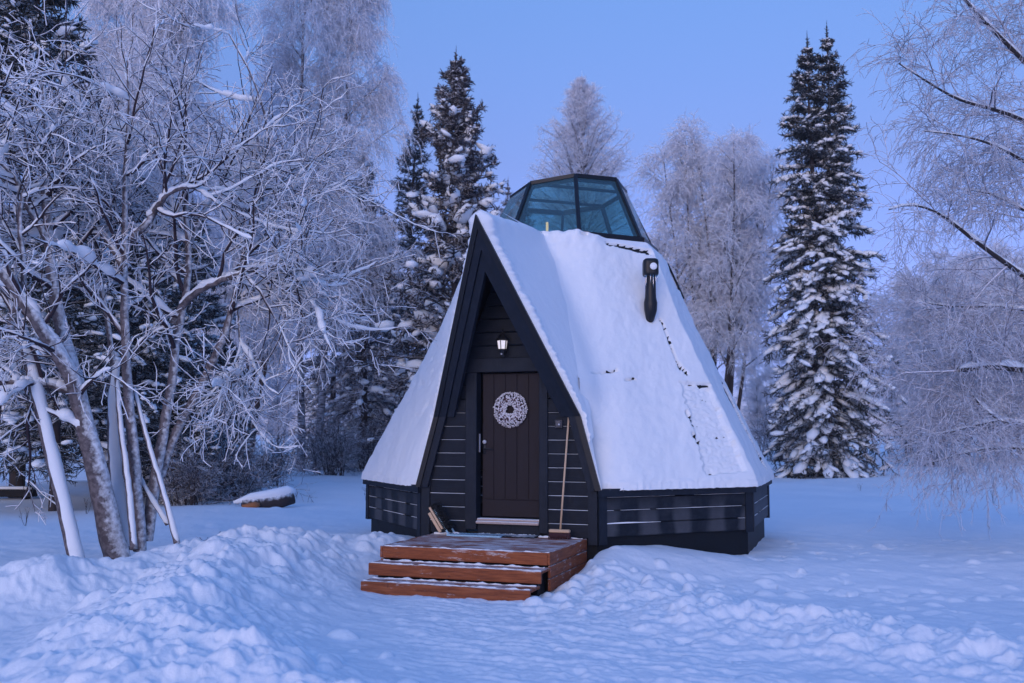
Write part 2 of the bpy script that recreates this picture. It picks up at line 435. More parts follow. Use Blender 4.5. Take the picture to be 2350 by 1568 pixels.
def build_ground():
    rng = np.random.default_rng(5)
    rr = np.concatenate([np.linspace(0.6, 4.8, 20), np.exp(np.arange(np.log(5), np.log(19), 0.0026)), np.exp(np.arange(np.log(19.1), np.log(75), 0.010)), np.exp(np.linspace(np.log(77), np.log(420), 34))])
    aa = np.radians(np.concatenate([np.linspace(-180, -46, 60), np.arange(-45, -34, 0.4), np.arange(-34, 34.01, 0.085), np.arange(34.4, 45.5, 0.4), np.linspace(46, 180, 60)]))
    Rg, Ag = np.meshgrid(rr, aa, indexing='ij')
    X, Y = Rg * np.sin(Ag), Rg * np.cos(Ag)
    Z = ground(X, Y)
    near = sst(26, 18, Rg)
    mound = np.clip(np.maximum(np.maximum(seg_bump(X, Y, MOUND, 0.85), seg_bump(X, Y, MOUND2, 0.6)), seg_bump(X, Y, MOUND3, 0.6)) / 0.35, 0, 1)
    belt = np.clip(seg_bump(X, Y, BELT, 0.75) / 0.11, 0, 1)
    rough = np.clip(mound + belt, 0, 1)
    path = sst(1.9, 0.7, path_dist(X, Y))
    # crumbly relief: billowed noise on the shovelled heaps, fine ripples elsewhere
    bil = lambda s, sd: 0.5 - np.abs(noise(X / s, Y / s, sd))
    Z += near * rough * (0.075 * bil(0.34, 41) + 0.04 * bil(0.15, 42) + 0.022 * bil(0.07, 43) + 0.05 * bil(0.62, 49))
    Z += near * (1 - rough) * (0.018 * noise(X / 0.4, Y / 0.4, 44) + 0.010 * bil(0.16, 45))
    # scraped streaks on the trodden path, running with it
    U, W = X * 0.80 + Y * 0.6, -X * 0.6 + Y * 0.80
    st = noise((X * 0.86 - Y * 0.5) / 0.7, (X * 0.5 + Y * 0.86) / 0.085, 46)
    Z += near * path * (0.026 * np.maximum(st, -0.1) + 0.016 * np.maximum(noise(X / 0.17, Y / 0.09, 47), 0) + 0.007 * noise(X / 0.06, Y / 0.045, 48))
    # scattered clods, bumps and footprints
    Z0 = Z.copy()
    def clods(cx, cy, cr, ch, sq):
        for x, y, r, h in zip(cx, cy, cr, ch):
            d = math.hypot(x, y)
            if d - r < 5: continue
            i0, i1 = np.searchsorted(rr, d - r * 1.5), np.searchsorted(rr, d + r * 1.5)
            a = math.atan2(x, y); da = r * 1.5 / d
            j0, j1 = np.searchsorted(aa, a - da), np.searchsorted(aa, a + da)
            if i1 - i0 < 2 or j1 - j0 < 2: continue
            sx, sy = X[i0:i1, j0:j1] - x, Y[i0:i1, j0:j1] - y
            th = rng.uniform(0, pi); e = rng.uniform(0.6, 1.0)
            u, v = sx * cos(th) + sy * sin(th), (-sx * sin(th) + sy * cos(th)) / e
            q = np.clip(1 - (u * u + v * v) / (r * r), 0, 1) ** (sq + 0.45)
            if h > 0: Z[i0:i1, j0:j1] = np.maximum(Z[i0:i1, j0:j1], Z0[i0:i1, j0:j1] + h * q + (Z[i0:i1, j0:j1] - Z0[i0:i1, j0:j1]) * 0.4 * (q > 0))
            else: Z[i0:i1, j0:j1] += h * q
    def along(pts, k, spread):
        P = np.array([p[:2] for p in pts]); t = rng.uniform(0, len(P) - 1.001, k); i = t.astype(int); f = (t - i)[:, None]
        return (P[i] * (1 - f) + P[i + 1] * f + rng.normal(0, spread, (k, 2))).T
    for pts, k, sp in ((MOUND, 620, 0.62), (MOUND2, 70, 0.4), (MOUND3, 150, 0.4), (BELT, 420, 0.55)):
        x, y = along(pts, k, sp); r = rng.uniform(0.03, 0.09, k) + rng.random(k) ** 4 * 0.11
        clods(x, y, r, r * rng.uniform(0.2, 0.6, k), 0.35)
    k = 420
    x, y = rng.uniform(0.6, 9, k), rng.uniform(9.0, 16.5, k); r = rng.uniform(0.04, 0.16, k)
    keep = (to_hut(x, y)[1] > 3.3) | (to_hut(x, y)[0] > 3.4)
    clods(x[keep], y[keep], r[keep], (r * rng.uniform(-0.25, 0.36, k))[keep], 0.6)
    k = 130
    x, y = rng.uniform(-9, -1.6, k), rng.uniform(14, 24, k); r = rng.uniform(0.08, 0.25, k)
    clods(x, y, r, r * rng.uniform(-0.25, 0.25, k), 1.2)
    # boot prints
    for (x0, y0, x1, y1, n) in ((0.2, 11.2, 0.9, 7.0, 13), (0.6, 11.0, 2.6, 6.8, 13), (2.2, 12.6, 6.4, 12.0, 14), (3.6, 14.2, 8.5, 17.5, 15), (-1.6, 12.2, -2.0, 19.0, 14), (5.0, 10.0, 3.2, 15.0, 12)):
        f = np.arange(n) / (n - 1); hx, hy = x1 - x0, y1 - y0; l = math.hypot(hx, hy); sd = np.where(np.arange(n) % 2, 0.12, -0.12)
        fx, fy = x0 + hx * f - hy / l * sd + rng.normal(0, 0.05, n), y0 + hy * f + hx / l * sd + rng.normal(0, 0.05, n)
        for dx in (-0.06, 0.06):
            clods(fx + hx / l * dx, fy + hy / l * dx, np.full(n, 0.115), np.full(n, -0.028), 0.5)
        clods(fx + hx / l * 0.17, fy + hy / l * 0.17, np.full(n, 0.07), np.full(n, 0.014), 0.5)
    k = 200
    x, y = rng.uniform(-1.5, 4, k), rng.uniform(6, 12, k); r = rng.uniform(0.04, 0.13, k)
    clods(x, y, r, r * rng.uniform(-0.22, 0.12, k), 0.9)
    for px, py, Y0, r in ((1490, 1338, 12.3, 0.10), (1582, 1352, 12.0, 0.11), (1632, 1362, 11.8, 0.09), (1840, 1305, 13.3, 0.07)):
        p = at(px, py, Y0); clods([p[0]], [p[1]], [r], [r * 0.95], 0.1)
    V = np.stack([X, Y, Z], -1).reshape(-1, 3)
    n, m = X.shape
    i, j = np.meshgrid(np.arange(n - 1), np.arange(m - 1), indexing='ij'); b = i * m + j
    F = np.stack([b, b + m, b + m + 1, b + 1], -1).reshape(-1, 4)[:, ::-1]
    tag(mk('snowy_ground', V, F, M_ground, None, True), kind='structure')
build_ground()

# ------------------------------------------------------------------ the hut
hut = empty('glass_topped_hut', (HX, HY, 0), AL)
tag(hut, 'black timber octagonal hut with steep snowy roof, pointed porch and glass top', 'hut')
RW, RE = 3.401, 3.469
ZE, ZB, ZD = 1.03, 0.371, 4.84
RD0, RD1 = 1.528, 1.013
C8 = cos(pi / 8)
def ov(k, r, z):
    """vertex k of the octagon (0 = left end of the facade, 1 = right end), hut-local x, y, z"""
    a = R(-22.5 + 45 * k); return np.array([r * sin(a), -r * cos(a), z])
def L(t, n, z): return (t, -n, z)

# foundation
fb = MB()
ring0 = [ov(k, 3.33, -0.4) for k in range(8)]; ring1 = [ov(k, 3.33, ZB + 0.02) for k in range(8)]
fb.add(ring0 + ring1, [(k, (k + 1) % 8, 8 + (k + 1) % 8, 8 + k) for k in range(8)])
fb.build('foundation', M_found, hut)

def low_wall(k):
    """side k..k+1 of the octagon below the eaves, clad in horizontal boards"""
    p, q = ov(k, RW, 0), ov(k + 1, RW, 0)
    d = q - p; ln = np.linalg.norm(d); d /= ln; out = np.array([d[1], -d[0], 0])
    w, s = MB(), MB()
    bh = 0.178
    for i in range(4):
        z0 = ZB + i * bh; z1 = min(z0 + bh - 0.007, ZE - 0.02)
        a, b = p + d * 0.12, p + d * (ln - 0.12)
        for (f, zz0, zz1, th) in ((1, z0 + 0.012, z1 - 0.012, 0.0),):
            A0, B0 = a - out * 0.05, b - out * 0.05; A1, B1 = a - out * 0.004, b - out * 0.004; A2, B2 = a + out * 0.008, b + out * 0.008
            z_ = lambda P, z: np.array([P[0], P[1], z])
            prof = [(A0, B0, z0), (A1, B1, z0), (A2, B2, z0 + 0.012), (A2, B2, z1 - 0.012), (A1, B1, z1), (A0, B0, z1)]
            V = [z_(x[0], x[2]) for x in prof] + [z_(x[1], x[2]) for x in prof]
            w.add(V, [(j, j + 6, (j + 1) % 6 + 6, (j + 1) % 6)[::-1] for j in range(6)])
        if i:
            rng = np.random.default_rng(100 + k * 10 + i)
            nseg = 40; u = np.linspace(0.13, ln - 0.13, nseg + 1)
            th = np.clip(0.0026 + 0.0035 * noise(u * 2.2, u * 0 + i + k * 7.3, 5) + 0.002 * noise(u * 14, u * 0 + i, 6), 0.0015, 0.02)
            if k == 1 and i == 1: th += 0.016 * np.exp(-((u - 0.42) / 0.28) ** 2)
            for j in range(nseg):
                A, B = p + d * u[j], p + d * u[j + 1]
                P = []
                for zz in (0, 1):
                    for X_, o in ((A, -0.02), (B, -0.02)): pass
                h0, h1 = th[j], th[j + 1]
                if min(h0, h1) <= 0.0016: continue
                P = [z_(A + out * 0.012, z0 - 0.004), z_(B + out * 0.012, z0 - 0.004), z_(B - out * 0.02, z0 - 0.004), z_(A - out * 0.02, z0 - 0.004),
                     z_(A + out * 0.010, z0 - 0.004 + h0), z_(B + out * 0.010, z0 - 0.004 + h1), z_(B - out * 0.02, z0 + h1), z_(A - out * 0.02, z0 + h0)]
                s.hexa(P)
    o = w.build('wall', M_lowwall, hut)
    s.build('snow_line', M_snow, o)['kind'] = 'stuff'
for k in (1, 2, 3, 4, 5, 6, 7): low_wall(k)
for k in range(8):
    a = R(-22.5 + 45 * k)
    for sd in (-1, 1):
        b = a + sd * pi / 8                      # facing direction of that side
        nv = np.array([sin(b), -cos(b), 0]); tv = np.array([cos(b), sin(b), 0])
        c = ov(k, RW, 0) - tv * sd * -0.065 if False else ov(k, RW, 0) + tv * sd * 0.066 * (1 if sd > 0 else 1)
        c = ov(k, RW, 0) + (tv * 0.066 if sd > 0 else -tv * 0.066)
        z1 = ZE - 0.03
        P = []
        lo = ZB - 0.03 if not (k in (0, 1)) else ZB - 0.10
        for z in (lo, z1):
            for u, v in ((-0.062, 0.028), (0.062, 0.028), (0.062, -0.05), (-0.062, -0.05)):
                q = c + tv * u + nv * v; P.append((q[0], q[1], z))
        MB().hexa(P).build('corner_post', M_post, hut)

# facade wall: boards left, right and above the door
NW = RW * C8
KZ, KT = 2.0, 1.06            # where the porch starts to lean out
AZ, AN = 4.56, 4.33           # tip of the porch gable
BT = 1.335
def rake_t(z): return np.where(z > KZ, KT * (AZ - z) / (AZ - KZ), BT + (KT - BT) * (z - 1.0) / (KZ - 1.0))
def rake_n(z): return np.where(z > KZ, 3.2 + (z - KZ) * (AN - 3.2) / (AZ - KZ), 3.2)
def facade():
    w, s = MB(), MB()
    z0 = 0.35; bh = 0.19; i = 0
    rng = np.random.default_rng(3)
    while z0 < 4.2:
        z1 = z0 + bh
        spans = []
        hw0, hw1 = float(rake_t(z0)) - 0.06, float(rake_t(min(z1, 4.4))) - 0.06
        hw0, hw1 = min(hw0, 1.24), min(hw1, 1.24)
        if hw1 > 0.03:
            if z1 <= 2.70: spans = [(-hw0, -hw1, -0.62, -0.62), (0.58, 0.58, hw0, hw1)]
            else: spans = [(-hw0, -hw1, hw0, hw1)]
        for a0, a1, b0, b1 in spans:
            if b0 - a0 < 0.02: continue
            n0, n1, n2 = NW - 0.06, NW - 0.012, NW
            prof = [(n0, z0), (n1, z0 + 0.002), (n2, z0 + 0.014), (n2, z1 - 0.014), (n1, z1 - 0.004), (n0, z1 - 0.004)]
            V = []
            for n_, z_ in prof:
                f = (z_ - z0) / bh; V.append(L(a0 + (a1 - a0) * f, n_, z_))
            for n_, z_ in prof:
                f = (z_ - z0) / bh; V.append(L(b0 + (b1 - b0) * f, n_, z_))
            w.add(V, [((j + 1) % 6, (j + 1) % 6 + 6, j + 6, j) for j in range(6)])
            if 0.4 < z0 < 2.1:
                nseg = 14; u = np.linspace(a0 + 0.02, b0 - 0.02, nseg + 1)
                th = np.clip(0.0024 + 0.0022 * noise(u * 3, u * 0 + i * 1.7, 8), 0.0015, 0.012) * (1.0 if z0 < 1.8 else 0.6)
                for j in range(nseg):
                    s.hexa([L(u[j], NW + 0.003, z0 - 0.006), L(u[j + 1], NW + 0.003, z0 - 0.006), L(u[j + 1], NW - 0.03, z0 - 0.006), L(u[j], NW - 0.03, z0 - 0.006),
                            L(u[j], NW + 0.001, z0 - 0.006 + th[j]), L(u[j + 1], NW + 0.001, z0 - 0.006 + th[j + 1]), L(u[j + 1], NW - 0.03, z0 + th[j + 1]), L(u[j], NW - 0.03, z0 + th[j])])
        z0 = z1; i += 1
    o = w.build('wall', M_wall, hut)
    s.build('snow_line', M_snow, o)['kind'] = 'stuff'
facade()
# slanted trim boards that close the facade boards under the gable
for sg in (-1, 1):
    m = MB()
    zz = [0.36, 1.0, 1.9]
    for za, zb in zip(zz[:-1], zz[1:]):
        ta, tb = float(min(rake_t(za), 1.27)), float(min(rake_t(zb), 1.27))
        P = []
        for z, t in ((za, ta), (zb, tb)):
            i_, o_ = t - 0.10, t
            a, b = (i_, o_) if sg > 0 else (-o_, -i_)
            P += [L(a, NW + 0.024, z), L(b, NW + 0.024, z), L(b, NW - 0.03, z), L(a, NW - 0.03, z)]
        m.hexa(P)
    m.build('wall_trim', M_post, hut)
# door frame
m = MB()
m.bbox(-0.625, -0.455, -(NW + 0.03), -(NW - 0.16), 0.42, 2.63)
m.bbox(0.475, 0.60, -(NW + 0.03), -(NW - 0.16), 0.40, 2.63)
m.bbox(-0.66, 0.63, -(NW + 0.034), -(NW - 0.16), 2.632, 2.83)
m.bbox(-0.453, 0.473, -(NW - 0.02), -(NW - 0.2), 0.352, 0.505)
m.build('door_frame', M_post, hut)
# door: five upright boards over a plain bottom rail
dn = NW - 0.085
m = MB()
m.box(-0.405, 0.462, -(dn - 0.01), -(dn - 0.06), 0.60, 2.615)
for i in range(5):
    a = -0.405 + i * 0.1734
    m.bbox(a + 0.004, a + 0.1694, -dn, -(dn - 0.012), 0.84, 2.612, 0.005)
m.bbox(-0.402, 0.459, -dn, -(dn - 0.012), 0.603, 0.834, 0.005)
door = m.build('door', M_door, hut)
m = MB()
m.tube([L(-0.372, dn - 0.005, 1.645), L(-0.372, dn + 0.022, 1.645)], [0.030, 0.026], 20)
m.tube([L(-0.372, dn + 0.02, 1.645), L(-0.372, dn + 0.027, 1.645)], [0.014, 0.012], 16)
m.build('lock', M_steel, door, True)
m = MB()
m.bbox(-0.40, -0.35, -(dn + 0.008), -(dn - 0.005), 1.47, 1.62)
m.tube([L(-0.375, dn, 1.55), L(-0.375, dn + 0.05, 1.55), L(-0.36, dn + 0.058, 1.55), L(-0.235, dn + 0.058, 1.546)], [0.010, 0.010, 0.010, 0.009], 10)
m.build('handle', M_metal, door, True)
m = MB(); m.bbox(-0.447, -0.441, -(dn + 0.03), -(dn - 0.02), 1.5, 1.76, 0.002); m.build('strike_plate', M_steel, hut)
m = MB()
m.bbox(-0.452, 0.472, -(NW + 0.055), -(NW - 0.14), 0.507, 0.545, 0.006)
m.bbox(-0.452, 0.472, -(NW + 0.005), -(NW - 0.14), 0.547, 0.578, 0.006)
M_sill = frost_mat('frosted_sill', (0.42, 0.33, 0.30), 0.1, 0.6, SNOW, 30, 0.5, 0.7)
m.build('door_sill', M_sill, hut)

# pyramid roof, its snow and eave boards
def prof_r(z):                     # vertex radius of the octagon at height z
    return np.interp(z, [ZE, 2.3, 3.6, ZD, ZD + 0.02], [RE, 2.80, 2.12, 1.62, 1.53])
def oct_r(a):                      # radius of a unit-vertex octagon in direction a (from the facade)
    def hard(q): return C8 / np.cos((q + pi / 8) % (pi / 4) - pi / 8)
    w = np.clip(1 - np.abs(np.abs((a + pi) % (2 * pi) - pi) - pi / 8) / 0.36, 0, 1); w = w * w * (3 - 2 * w)
    soft = sum(hard(a + e) for e in np.linspace(-0.26, 0.26, 9)) / 9
    return hard(a) * (1 - w) + soft * w
def in_front(a, z, r):
    return (np.abs((a + pi) % (2 * pi) - pi) < 0.385 * np.clip((2.3 - z) / 0.9, 0, 1)) & (z < 3.4)
zs = np.linspace(ZE, ZD + 0.02, 30); ags = np.linspace(-pi, pi, 129)
A_, Z_ = np.meshgrid(ags, zs)
def roof_pt(A, Z, off=0.0):
    r = prof_r(Z) * oct_r(A)
    rr_ = r + off * 0.87
    return np.stack([rr_ * np.sin(A), -rr_ * np.cos(A), Z + off * 0.5], -1)
V = roof_pt(A_, Z_)
n_, m_ = A_.shape
i, j = np.meshgrid(np.arange(n_ - 1), np.arange(m_ - 1), indexing='ij'); b = i * m_ + j
F = np.stack([b, b + 1, b + m_ + 1, b + m_], -1).reshape(-1, 4)
ac, zc = (A_[:-1, :-1] + A_[1:, 1:]) / 2, (Z_[:-1, :-1] + Z_[1:, 1:]) / 2
F = F[~in_front(ac, zc, None).ravel()]
roof = mk('roof', V.reshape(-1, 3), F, M_shingle, hut)
def poly_dist(u, v, pts):
    d = np.full(u.shape, 9.0)
    for (a, b), (c, e) in zip(pts[:-1], pts[1:]):
        x, y = c - a, e - b
        t = np.clip(((u - a) * x + (v - b) * y) / (x * x + y * y), 0, 1)
        d = np.minimum(d, np.hypot(u - a - t * x, v - b - t * y))
    return d
def face_uv(px, py, fa=pi / 4):
    """photo point -> (arc, z) on the roof face whose normal stands at the angle fa from the facade"""
    nw = np.array([sin(AL + fa), -cos(AL + fa), 0.0])
    o = at(px, py, 1.0) - np.array([0, 0, EYE])
    C = np.array([HX, HY, 0]); lo, hi = 5.0, 25.0
    for _ in range(50):
        md = (lo + hi) / 2; P = o * md + np.array([0, 0, EYE])
        if (P - C) @ nw > prof_r(P[2]) * C8 + 0.05: lo = md
        else: hi = md
    t = (P - C) @ np.array([cos(AL + fa), sin(AL + fa), 0])
    return t, P[2]
CRACKS = [[(1514, 738), (1530, 772), (1560, 850)], [(1556, 838), (1575, 862)], [(1578, 884), (1600, 888), (1640, 886)], [(1576, 950), (1594, 985)], [(1592, 1000), (1603, 1020)],
          [(1395, 562), (1440, 570), (1490, 583)], [(1364, 862), (1415, 856)], [(1436, 878), (1458, 874)], [(1645, 975), (1665, 985)], [(1330, 548), (1350, 545)]]
CRW = [0.010, 0.013, 0.015, 0.011, 0.014, 0.022, 0.006, 0.007, 0.008, 0.010]
STRIPS = [([(1536, 606), (1548, 645), (1572, 683)], 0.16), ([(1603, 762), (1625, 805), (1650, 850)], 0.13), ([(1661, 888), (1690, 950), (1716, 1000), (1748, 1058)], 0.15)]
def roof_snow():
    zs = np.arange(ZE - 0.02, ZD + 0.012, 0.019)
    ags = np.concatenate([np.arange(-pi, -1.75, 0.05), np.arange(-1.75, -0.30, 0.014), np.arange(-0.30, 0.30, 0.014), np.arange(0.30, 2.12, 0.0085), np.arange(2.12, pi + 0.05, 0.05)])
    A, Z = np.meshgrid(ags, zs); rv = prof_r(Z)
    U = A * rv * 0.95
    th = 0.062 + 0.016 * fbm(U / 0.9, Z / 1.1, 2, 61) + 0.011 * fbm(U / 0.34, Z / 0.5, 3, 59) + 0.006 * fbm(U / 0.13, Z / 0.16, 3, 62)
    th += 0.13 * sst(4.35, 4.8, Z) * np.exp(-((A - 0.12) / 0.42) ** 2) * (0.9 + 0.6 * fbm(U / 0.22, Z / 0.22, 2, 63))
    # soft shoulder where a ridge is buried
    # local coordinates of the right-hand face
    t = rv * oct_r(A) * np.sin(A - pi / 4)
    on = (np.abs(A - pi / 4) < pi / 8)
    wob = 0.011 * fbm(U / 0.12, Z / 0.12, 3, 64)
    for c, w in zip(CRACKS, CRW):
        pts = [face_uv(*p) for p in c]
        d = poly_dist(t + wob, Z + wob, pts)
        k = np.where(on, np.clip(1 - d / (w * 2.2), 0, 1), 0)
        th = th - k * 0.16
    # thin, patchy snow between the crack and the right-hand ridge
    q = [face_uv(*p) for p in ((1560, 880), (1625, 890), (1712, 1085), (1620, 1095), (1600, 1000))]
    def inside(u, v):
        r = np.zeros(u.shape, bool)
        for (a, b), (c, e) in zip(q, q[1:] + q[:1]):
            r ^= ((b > v) != (e > v)) & (u < (c - a) * (v - b) / (e - b + 1e-9) + a)
        return r
    thin = inside(t + 4 * wob, Z) & on
    th = np.where(thin, 0.0175 + 0.018 * noise(U / 0.055, Z / 0.035, 65) + 0.010 * fbm(U / 0.4, Z / 0.4, 2, 66) - 0.010 * np.maximum(0, np.sin(Z / 0.14 * 2 * pi + 2 * noise(U / 0.2, Z / 0.2, 60)) - 0.55) * 2.2, th)
    lf = (np.abs(A + pi / 4) < pi / 8) & (Z > 2.0) & (Z < 3.3)
    th = np.where(lf, th - 0.05 * np.clip(fbm(U / 0.22, Z / 0.3, 4, 68) - 0.35, 0, 1), th)
    # bare strip beside the right silhouette ridge, broken by lumps of snow
    t2 = rv * oct_r(A) * np.sin(A - pi / 2); on2 = np.abs(A - pi / 2) < pi / 8 + 0.1
    for c, w0 in STRIPS:
        d = poly_dist(t2, Z, [face_uv(*p, pi / 2) for p in c])
        th = np.where(on2 & (d < w0 * (1 + 0.35 * fbm(U / 0.2, Z / 0.2, 2, 67))), -0.05, th)
    # ragged lower edge
    th = th + np.where(Z < ZE + 0.06, 0.02 * noise(U / 0.05, Z / 0.05, 69), 0) * 1.0
    side = sst(0.42, 0.62, np.abs(A - 0.1))
    th = th * (1 - 0.85 * side * sst(ZD - 0.16, ZD - 0.02, Z))
    P = roof_pt(A, Z, np.maximum(th, -0.02))
    # drifted snow rounds off the valley beside the porch
    aa = np.maximum(np.abs((A + pi) % (2 * pi) - pi), 1e-3)
    r0 = np.hypot(P[..., 0], P[..., 1])
    zz = P[..., 2]
    n0 = r0 * np.cos(aa)
    tp = np.maximum((KT / (AZ - KZ)) * (AZ + 0.085 * (AN - n0) - zz) + 0.06, 0.0)
    rp = np.where(aa < 1.2, np.minimum(tp / np.sin(np.minimum(aa, 1.3)), 6.0), 0.0)
    rp = rp + 0.16 * np.exp(-((rp - r0) / 0.35) ** 2) * (tp > 0)
    lo_ = sst(1.7, 2.5, zz)
    kk = 0.95 * lo_ + 0.05
    h = np.clip(0.5 + 0.5 * (rp - r0) / kk, 0, 1)
    r1 = r0 * (1 - h) + rp * h + kk * h * (1 - h)
    r1 = np.where(aa < 1.2, r1, r0)
    r1 = r0 + (r1 - r0) * lo_
    P[..., 0] *= r1 / r0; P[..., 1] *= r1 / r0
    filled = ((r1 - r0) > 0.62) | ((r1 * np.cos(aa) > 3.03) & (zz > 1.7) & (aa < 0.325))
    low = Z < ZE
    P[..., 2] = np.where(low, Z - 0.012 + 0.010 * noise(U / 0.07, U * 0, 70), P[..., 2])
    n, m = A.shape
    i, j = np.meshgrid(np.arange(n - 1), np.arange(m - 1), indexing='ij'); b = i * m + j
    F = np.stack([b, b + 1, b + m + 1, b + m], -1)
    tf = (th[:-1, :-1] + th[1:, :-1] + th[:-1, 1:] + th[1:, 1:]) / 4
    ok = (tf > 0.0) & ~in_front(A[:-1, :-1], Z[:-1, :-1], None) & ~(filled[:-1, :-1] | filled[1:, 1:])
    mk('snow', P.reshape(-1, 3), F[ok], M_snow, roof, True)
roof_snow()
for k in range(1, 8):
    p, q = ov(k, RE + 0.012, 0), ov(k + 1, RE + 0.012, 0)
    d = (q - p) / np.linalg.norm(q - p); out = np.array([d[1], -d[0], 0])
    P = []
    for z in (ZE - 0.115, ZE - 0.008):
        for X in (p, q, q - out * 0.05 - d * 0.02, p - out * 0.05 + d * 0.02): P.append((X[0], X[1], z))
    MB().hexa(P).build('eave_board', M_post, hut)
# small icicles along the eaves
m = MB(); rng = np.random.default_rng(8)
for k, a, b, n in ((1, 0.05, 0.95, 34), (7, 0.2, 0.7, 12)):
    for u in rng.uniform(a, b, n):
        p = ov(k, RE + 0.03, ZE - 0.0) * (1 - u) + ov(k + 1, RE + 0.03, ZE - 0.0) * u
        ln = rng.uniform(0.015, 0.06)
        m.tube([p + (0, 0, 0.0), p - (0, 0, ln * 0.6), p - (0, 0, ln)], [0.006, 0.004, 0.001], 5)
m.build('eave_icicles', M_ice, hut, True)['kind'] = 'stuff'
# black boards showing in the bare strips near the silhouette ridge
def end_face(t, z, off):
    n = float(prof_r(z)) * C8 + off; return np.array([n, t, z])
for c, w0 in STRIPS:
    (ta, za), (tb, zb) = face_uv(*c[0], pi / 2), face_uv(*c[-1], pi / 2)
    P = [end_face(ta + (tb - ta) * f, za + (zb - za) * f, 0.022) for f in np.linspace(0, 1, 7)]
    m = MB()
    for k in range(6): m.beam(P[k], P[k + 1], 0.12, 0.03, (1.0, 0, 0.5))
    m.build('ridge_batten', M_shingle, hut)

# pointed porch: roof planes, snow, gable boards and rafters
NB = 1.50
def porch_back(s):                 # where the porch roof meets the pyramid, s = 0 ridge, 1 = eave corner
    z = np.interp(s, [0, 0.55, 1], [4.88, 2.75, 1.02]); t = np.interp(s, [0, 0.12, 0.3, 0.55, 1], [0.0, 0.26, 0.56, 0.93, 1.325])
    A0 = np.arctan2(t, prof_r(z) * C8); n = prof_r(z) * oct_r(A0) * np.cos(A0) + 0.01
    n = np.interp(s, [0, 0.55, 1], [1, 1, 0]) * n + np.interp(s, [0, 0.55, 1], [0, 0, 1]) * 3.19
    return t, n, z
def porch_edge(s):
    z = np.interp(s, [0, 0.72, 1], [AZ, KZ, 1.0]); return rake_t(z), rake_n(z), z
def porch(sg, off_fn, name, mat, parent, ns=120, nu=46, thick=0.0):
    s = np.linspace(0, 1, ns); u = np.linspace(0, 1, nu)
    S, Ug = np.meshgrid(s, u, indexing='ij')
    te, ne, ze = porch_edge(S); tb, nb, zb = porch_back(S)
    t = te * (1 - Ug) + tb * Ug; n = ne * (1 - Ug) + nb * Ug; z = ze * (1 - Ug) + zb * Ug
    P = np.stack([t * sg, -n, z], -1)
    nv = np.cross(np.gradient(P, axis=1), np.gradient(P, axis=0)); nv = nrm(nv)
    nv *= np.sign((nv[..., 0:1] * sg) + nv[..., 2:3] * 0.5 + 1e-9)
    nv[0, :, 0] = 0; nv[1:4, :, 0] *= np.linspace(0.2, 0.8, 3)[:, None]; nv[0, :, 1] *= 0.3; nv[0, :, 2] = np.abs(nv[0, :, 2]) + 0.5; nv = nrm(nv)
    off = off_fn(S, Ug, P)
    Q = P + nv * off[..., None]
    n_, m_ = S.shape
    i, j = np.meshgrid(np.arange(n_ - 1), np.arange(m_ - 1), indexing='ij'); b = i * m_ + j
    F = np.stack([b, b + 1, b + m_ + 1, b + m_], -1).reshape(-1, 4)
    if sg > 0: F = F[:, ::-1]
    if not thick: return mk(name, Q.reshape(-1, 3), F, mat, parent, True)
    Q2 = P - nv * thick
    N = n_ * m_
    def strip(idx):
        a, c = np.array(idx[:-1]), np.array(idx[1:]); return np.stack([a, c, c + N, a + N], -1)
    e = np.concatenate([strip(np.arange(n_) * m_), strip(np.arange(n_) * m_ + m_ - 1)])
    return mk(name, np.concatenate([Q.reshape(-1, 3), Q2.reshape(-1, 3)]), np.concatenate([F, F[:, ::-1] + N, e]), mat, parent, False)
def snow_off(S, U, P):
    arc = S * 4.2
    d = 0.075 + 0.012 * fbm(arc / 0.9, U * 1.6, 2, 71) + 0.003 * fbm(arc / 0.14, U * 12, 2, 72)
    d = d + (0.065 + 0.02 * noise(U * 7, U * 0, 77)) * np.exp(-(S / 0.045) ** 2) * (1 - U * 0.4)
    edge = np.exp(-(U / 0.03) ** 2)
    d = d + 0.03 * np.exp(-((U - 0.05) / 0.05) ** 2) * (0.5 + noise(arc / 0.07, U * 5, 73)) * (S < 0.8)
    d = d * (1 - 0.45 * sst(0.7, 1.0, U))
    d = d * np.sqrt(np.clip(U / 0.035 + 0.02, 0, 1)) * np.where(S > 0.82, 0.55, 1)
    return np.maximum(d, 0.004)
for sg in (-1, 1):
    pr = porch(sg, lambda S, U, P: S * 0 + 0.004, 'porch_roof', M_dark, hut, 60, 12, 0.07)
    porch(sg, snow_off, 'snow', M_snow, pr, 260, 90)
def rake_board(sg, h0, h1, dn0, dn1, ztop=None, zlow=1.0, name='gable_board', mat=None):
    """board along the slanted gable edge; h0..h1 horizontal distance inwards from the edge, dn0..dn1 depth behind it"""
    st = KT / (AZ - KZ)
    def line(h):
        pts = []
        zt = AZ - h / st
        pts.append((0.0, zt)); zk = KZ
        pts.append((KT - h, zk))
        if zlow < KZ: pts.append((BT - h - (0.0), zlow))
        return pts
    o, i_ = line(h0), line(h1)
    m = MB()
    for k in range(len(o) - 1):
        ring = []
        for dd in (dn0, dn1):
            for (t, z) in (o[k], i_[k], i_[k + 1], o[k + 1]):
                zz = z
                ring.append(L(sg * t, float(rake_n(np.array(zz))) - dd, zz))
        if sg > 0: ring = [ring[q] for q in (1, 0, 3, 2, 5, 4, 7, 6)]
        m.add(ring, [(0, 1, 2, 3), (7, 6, 5, 4), (0, 4, 5, 1), (1, 5, 6, 2), (2, 6, 7, 3), (3, 7, 4, 0)])
    return m.build(name, mat or M_rake, hut)
M_edge = plain('black_edge_strip', (0.006, 0.007, 0.010), 0.5, 0, 30)
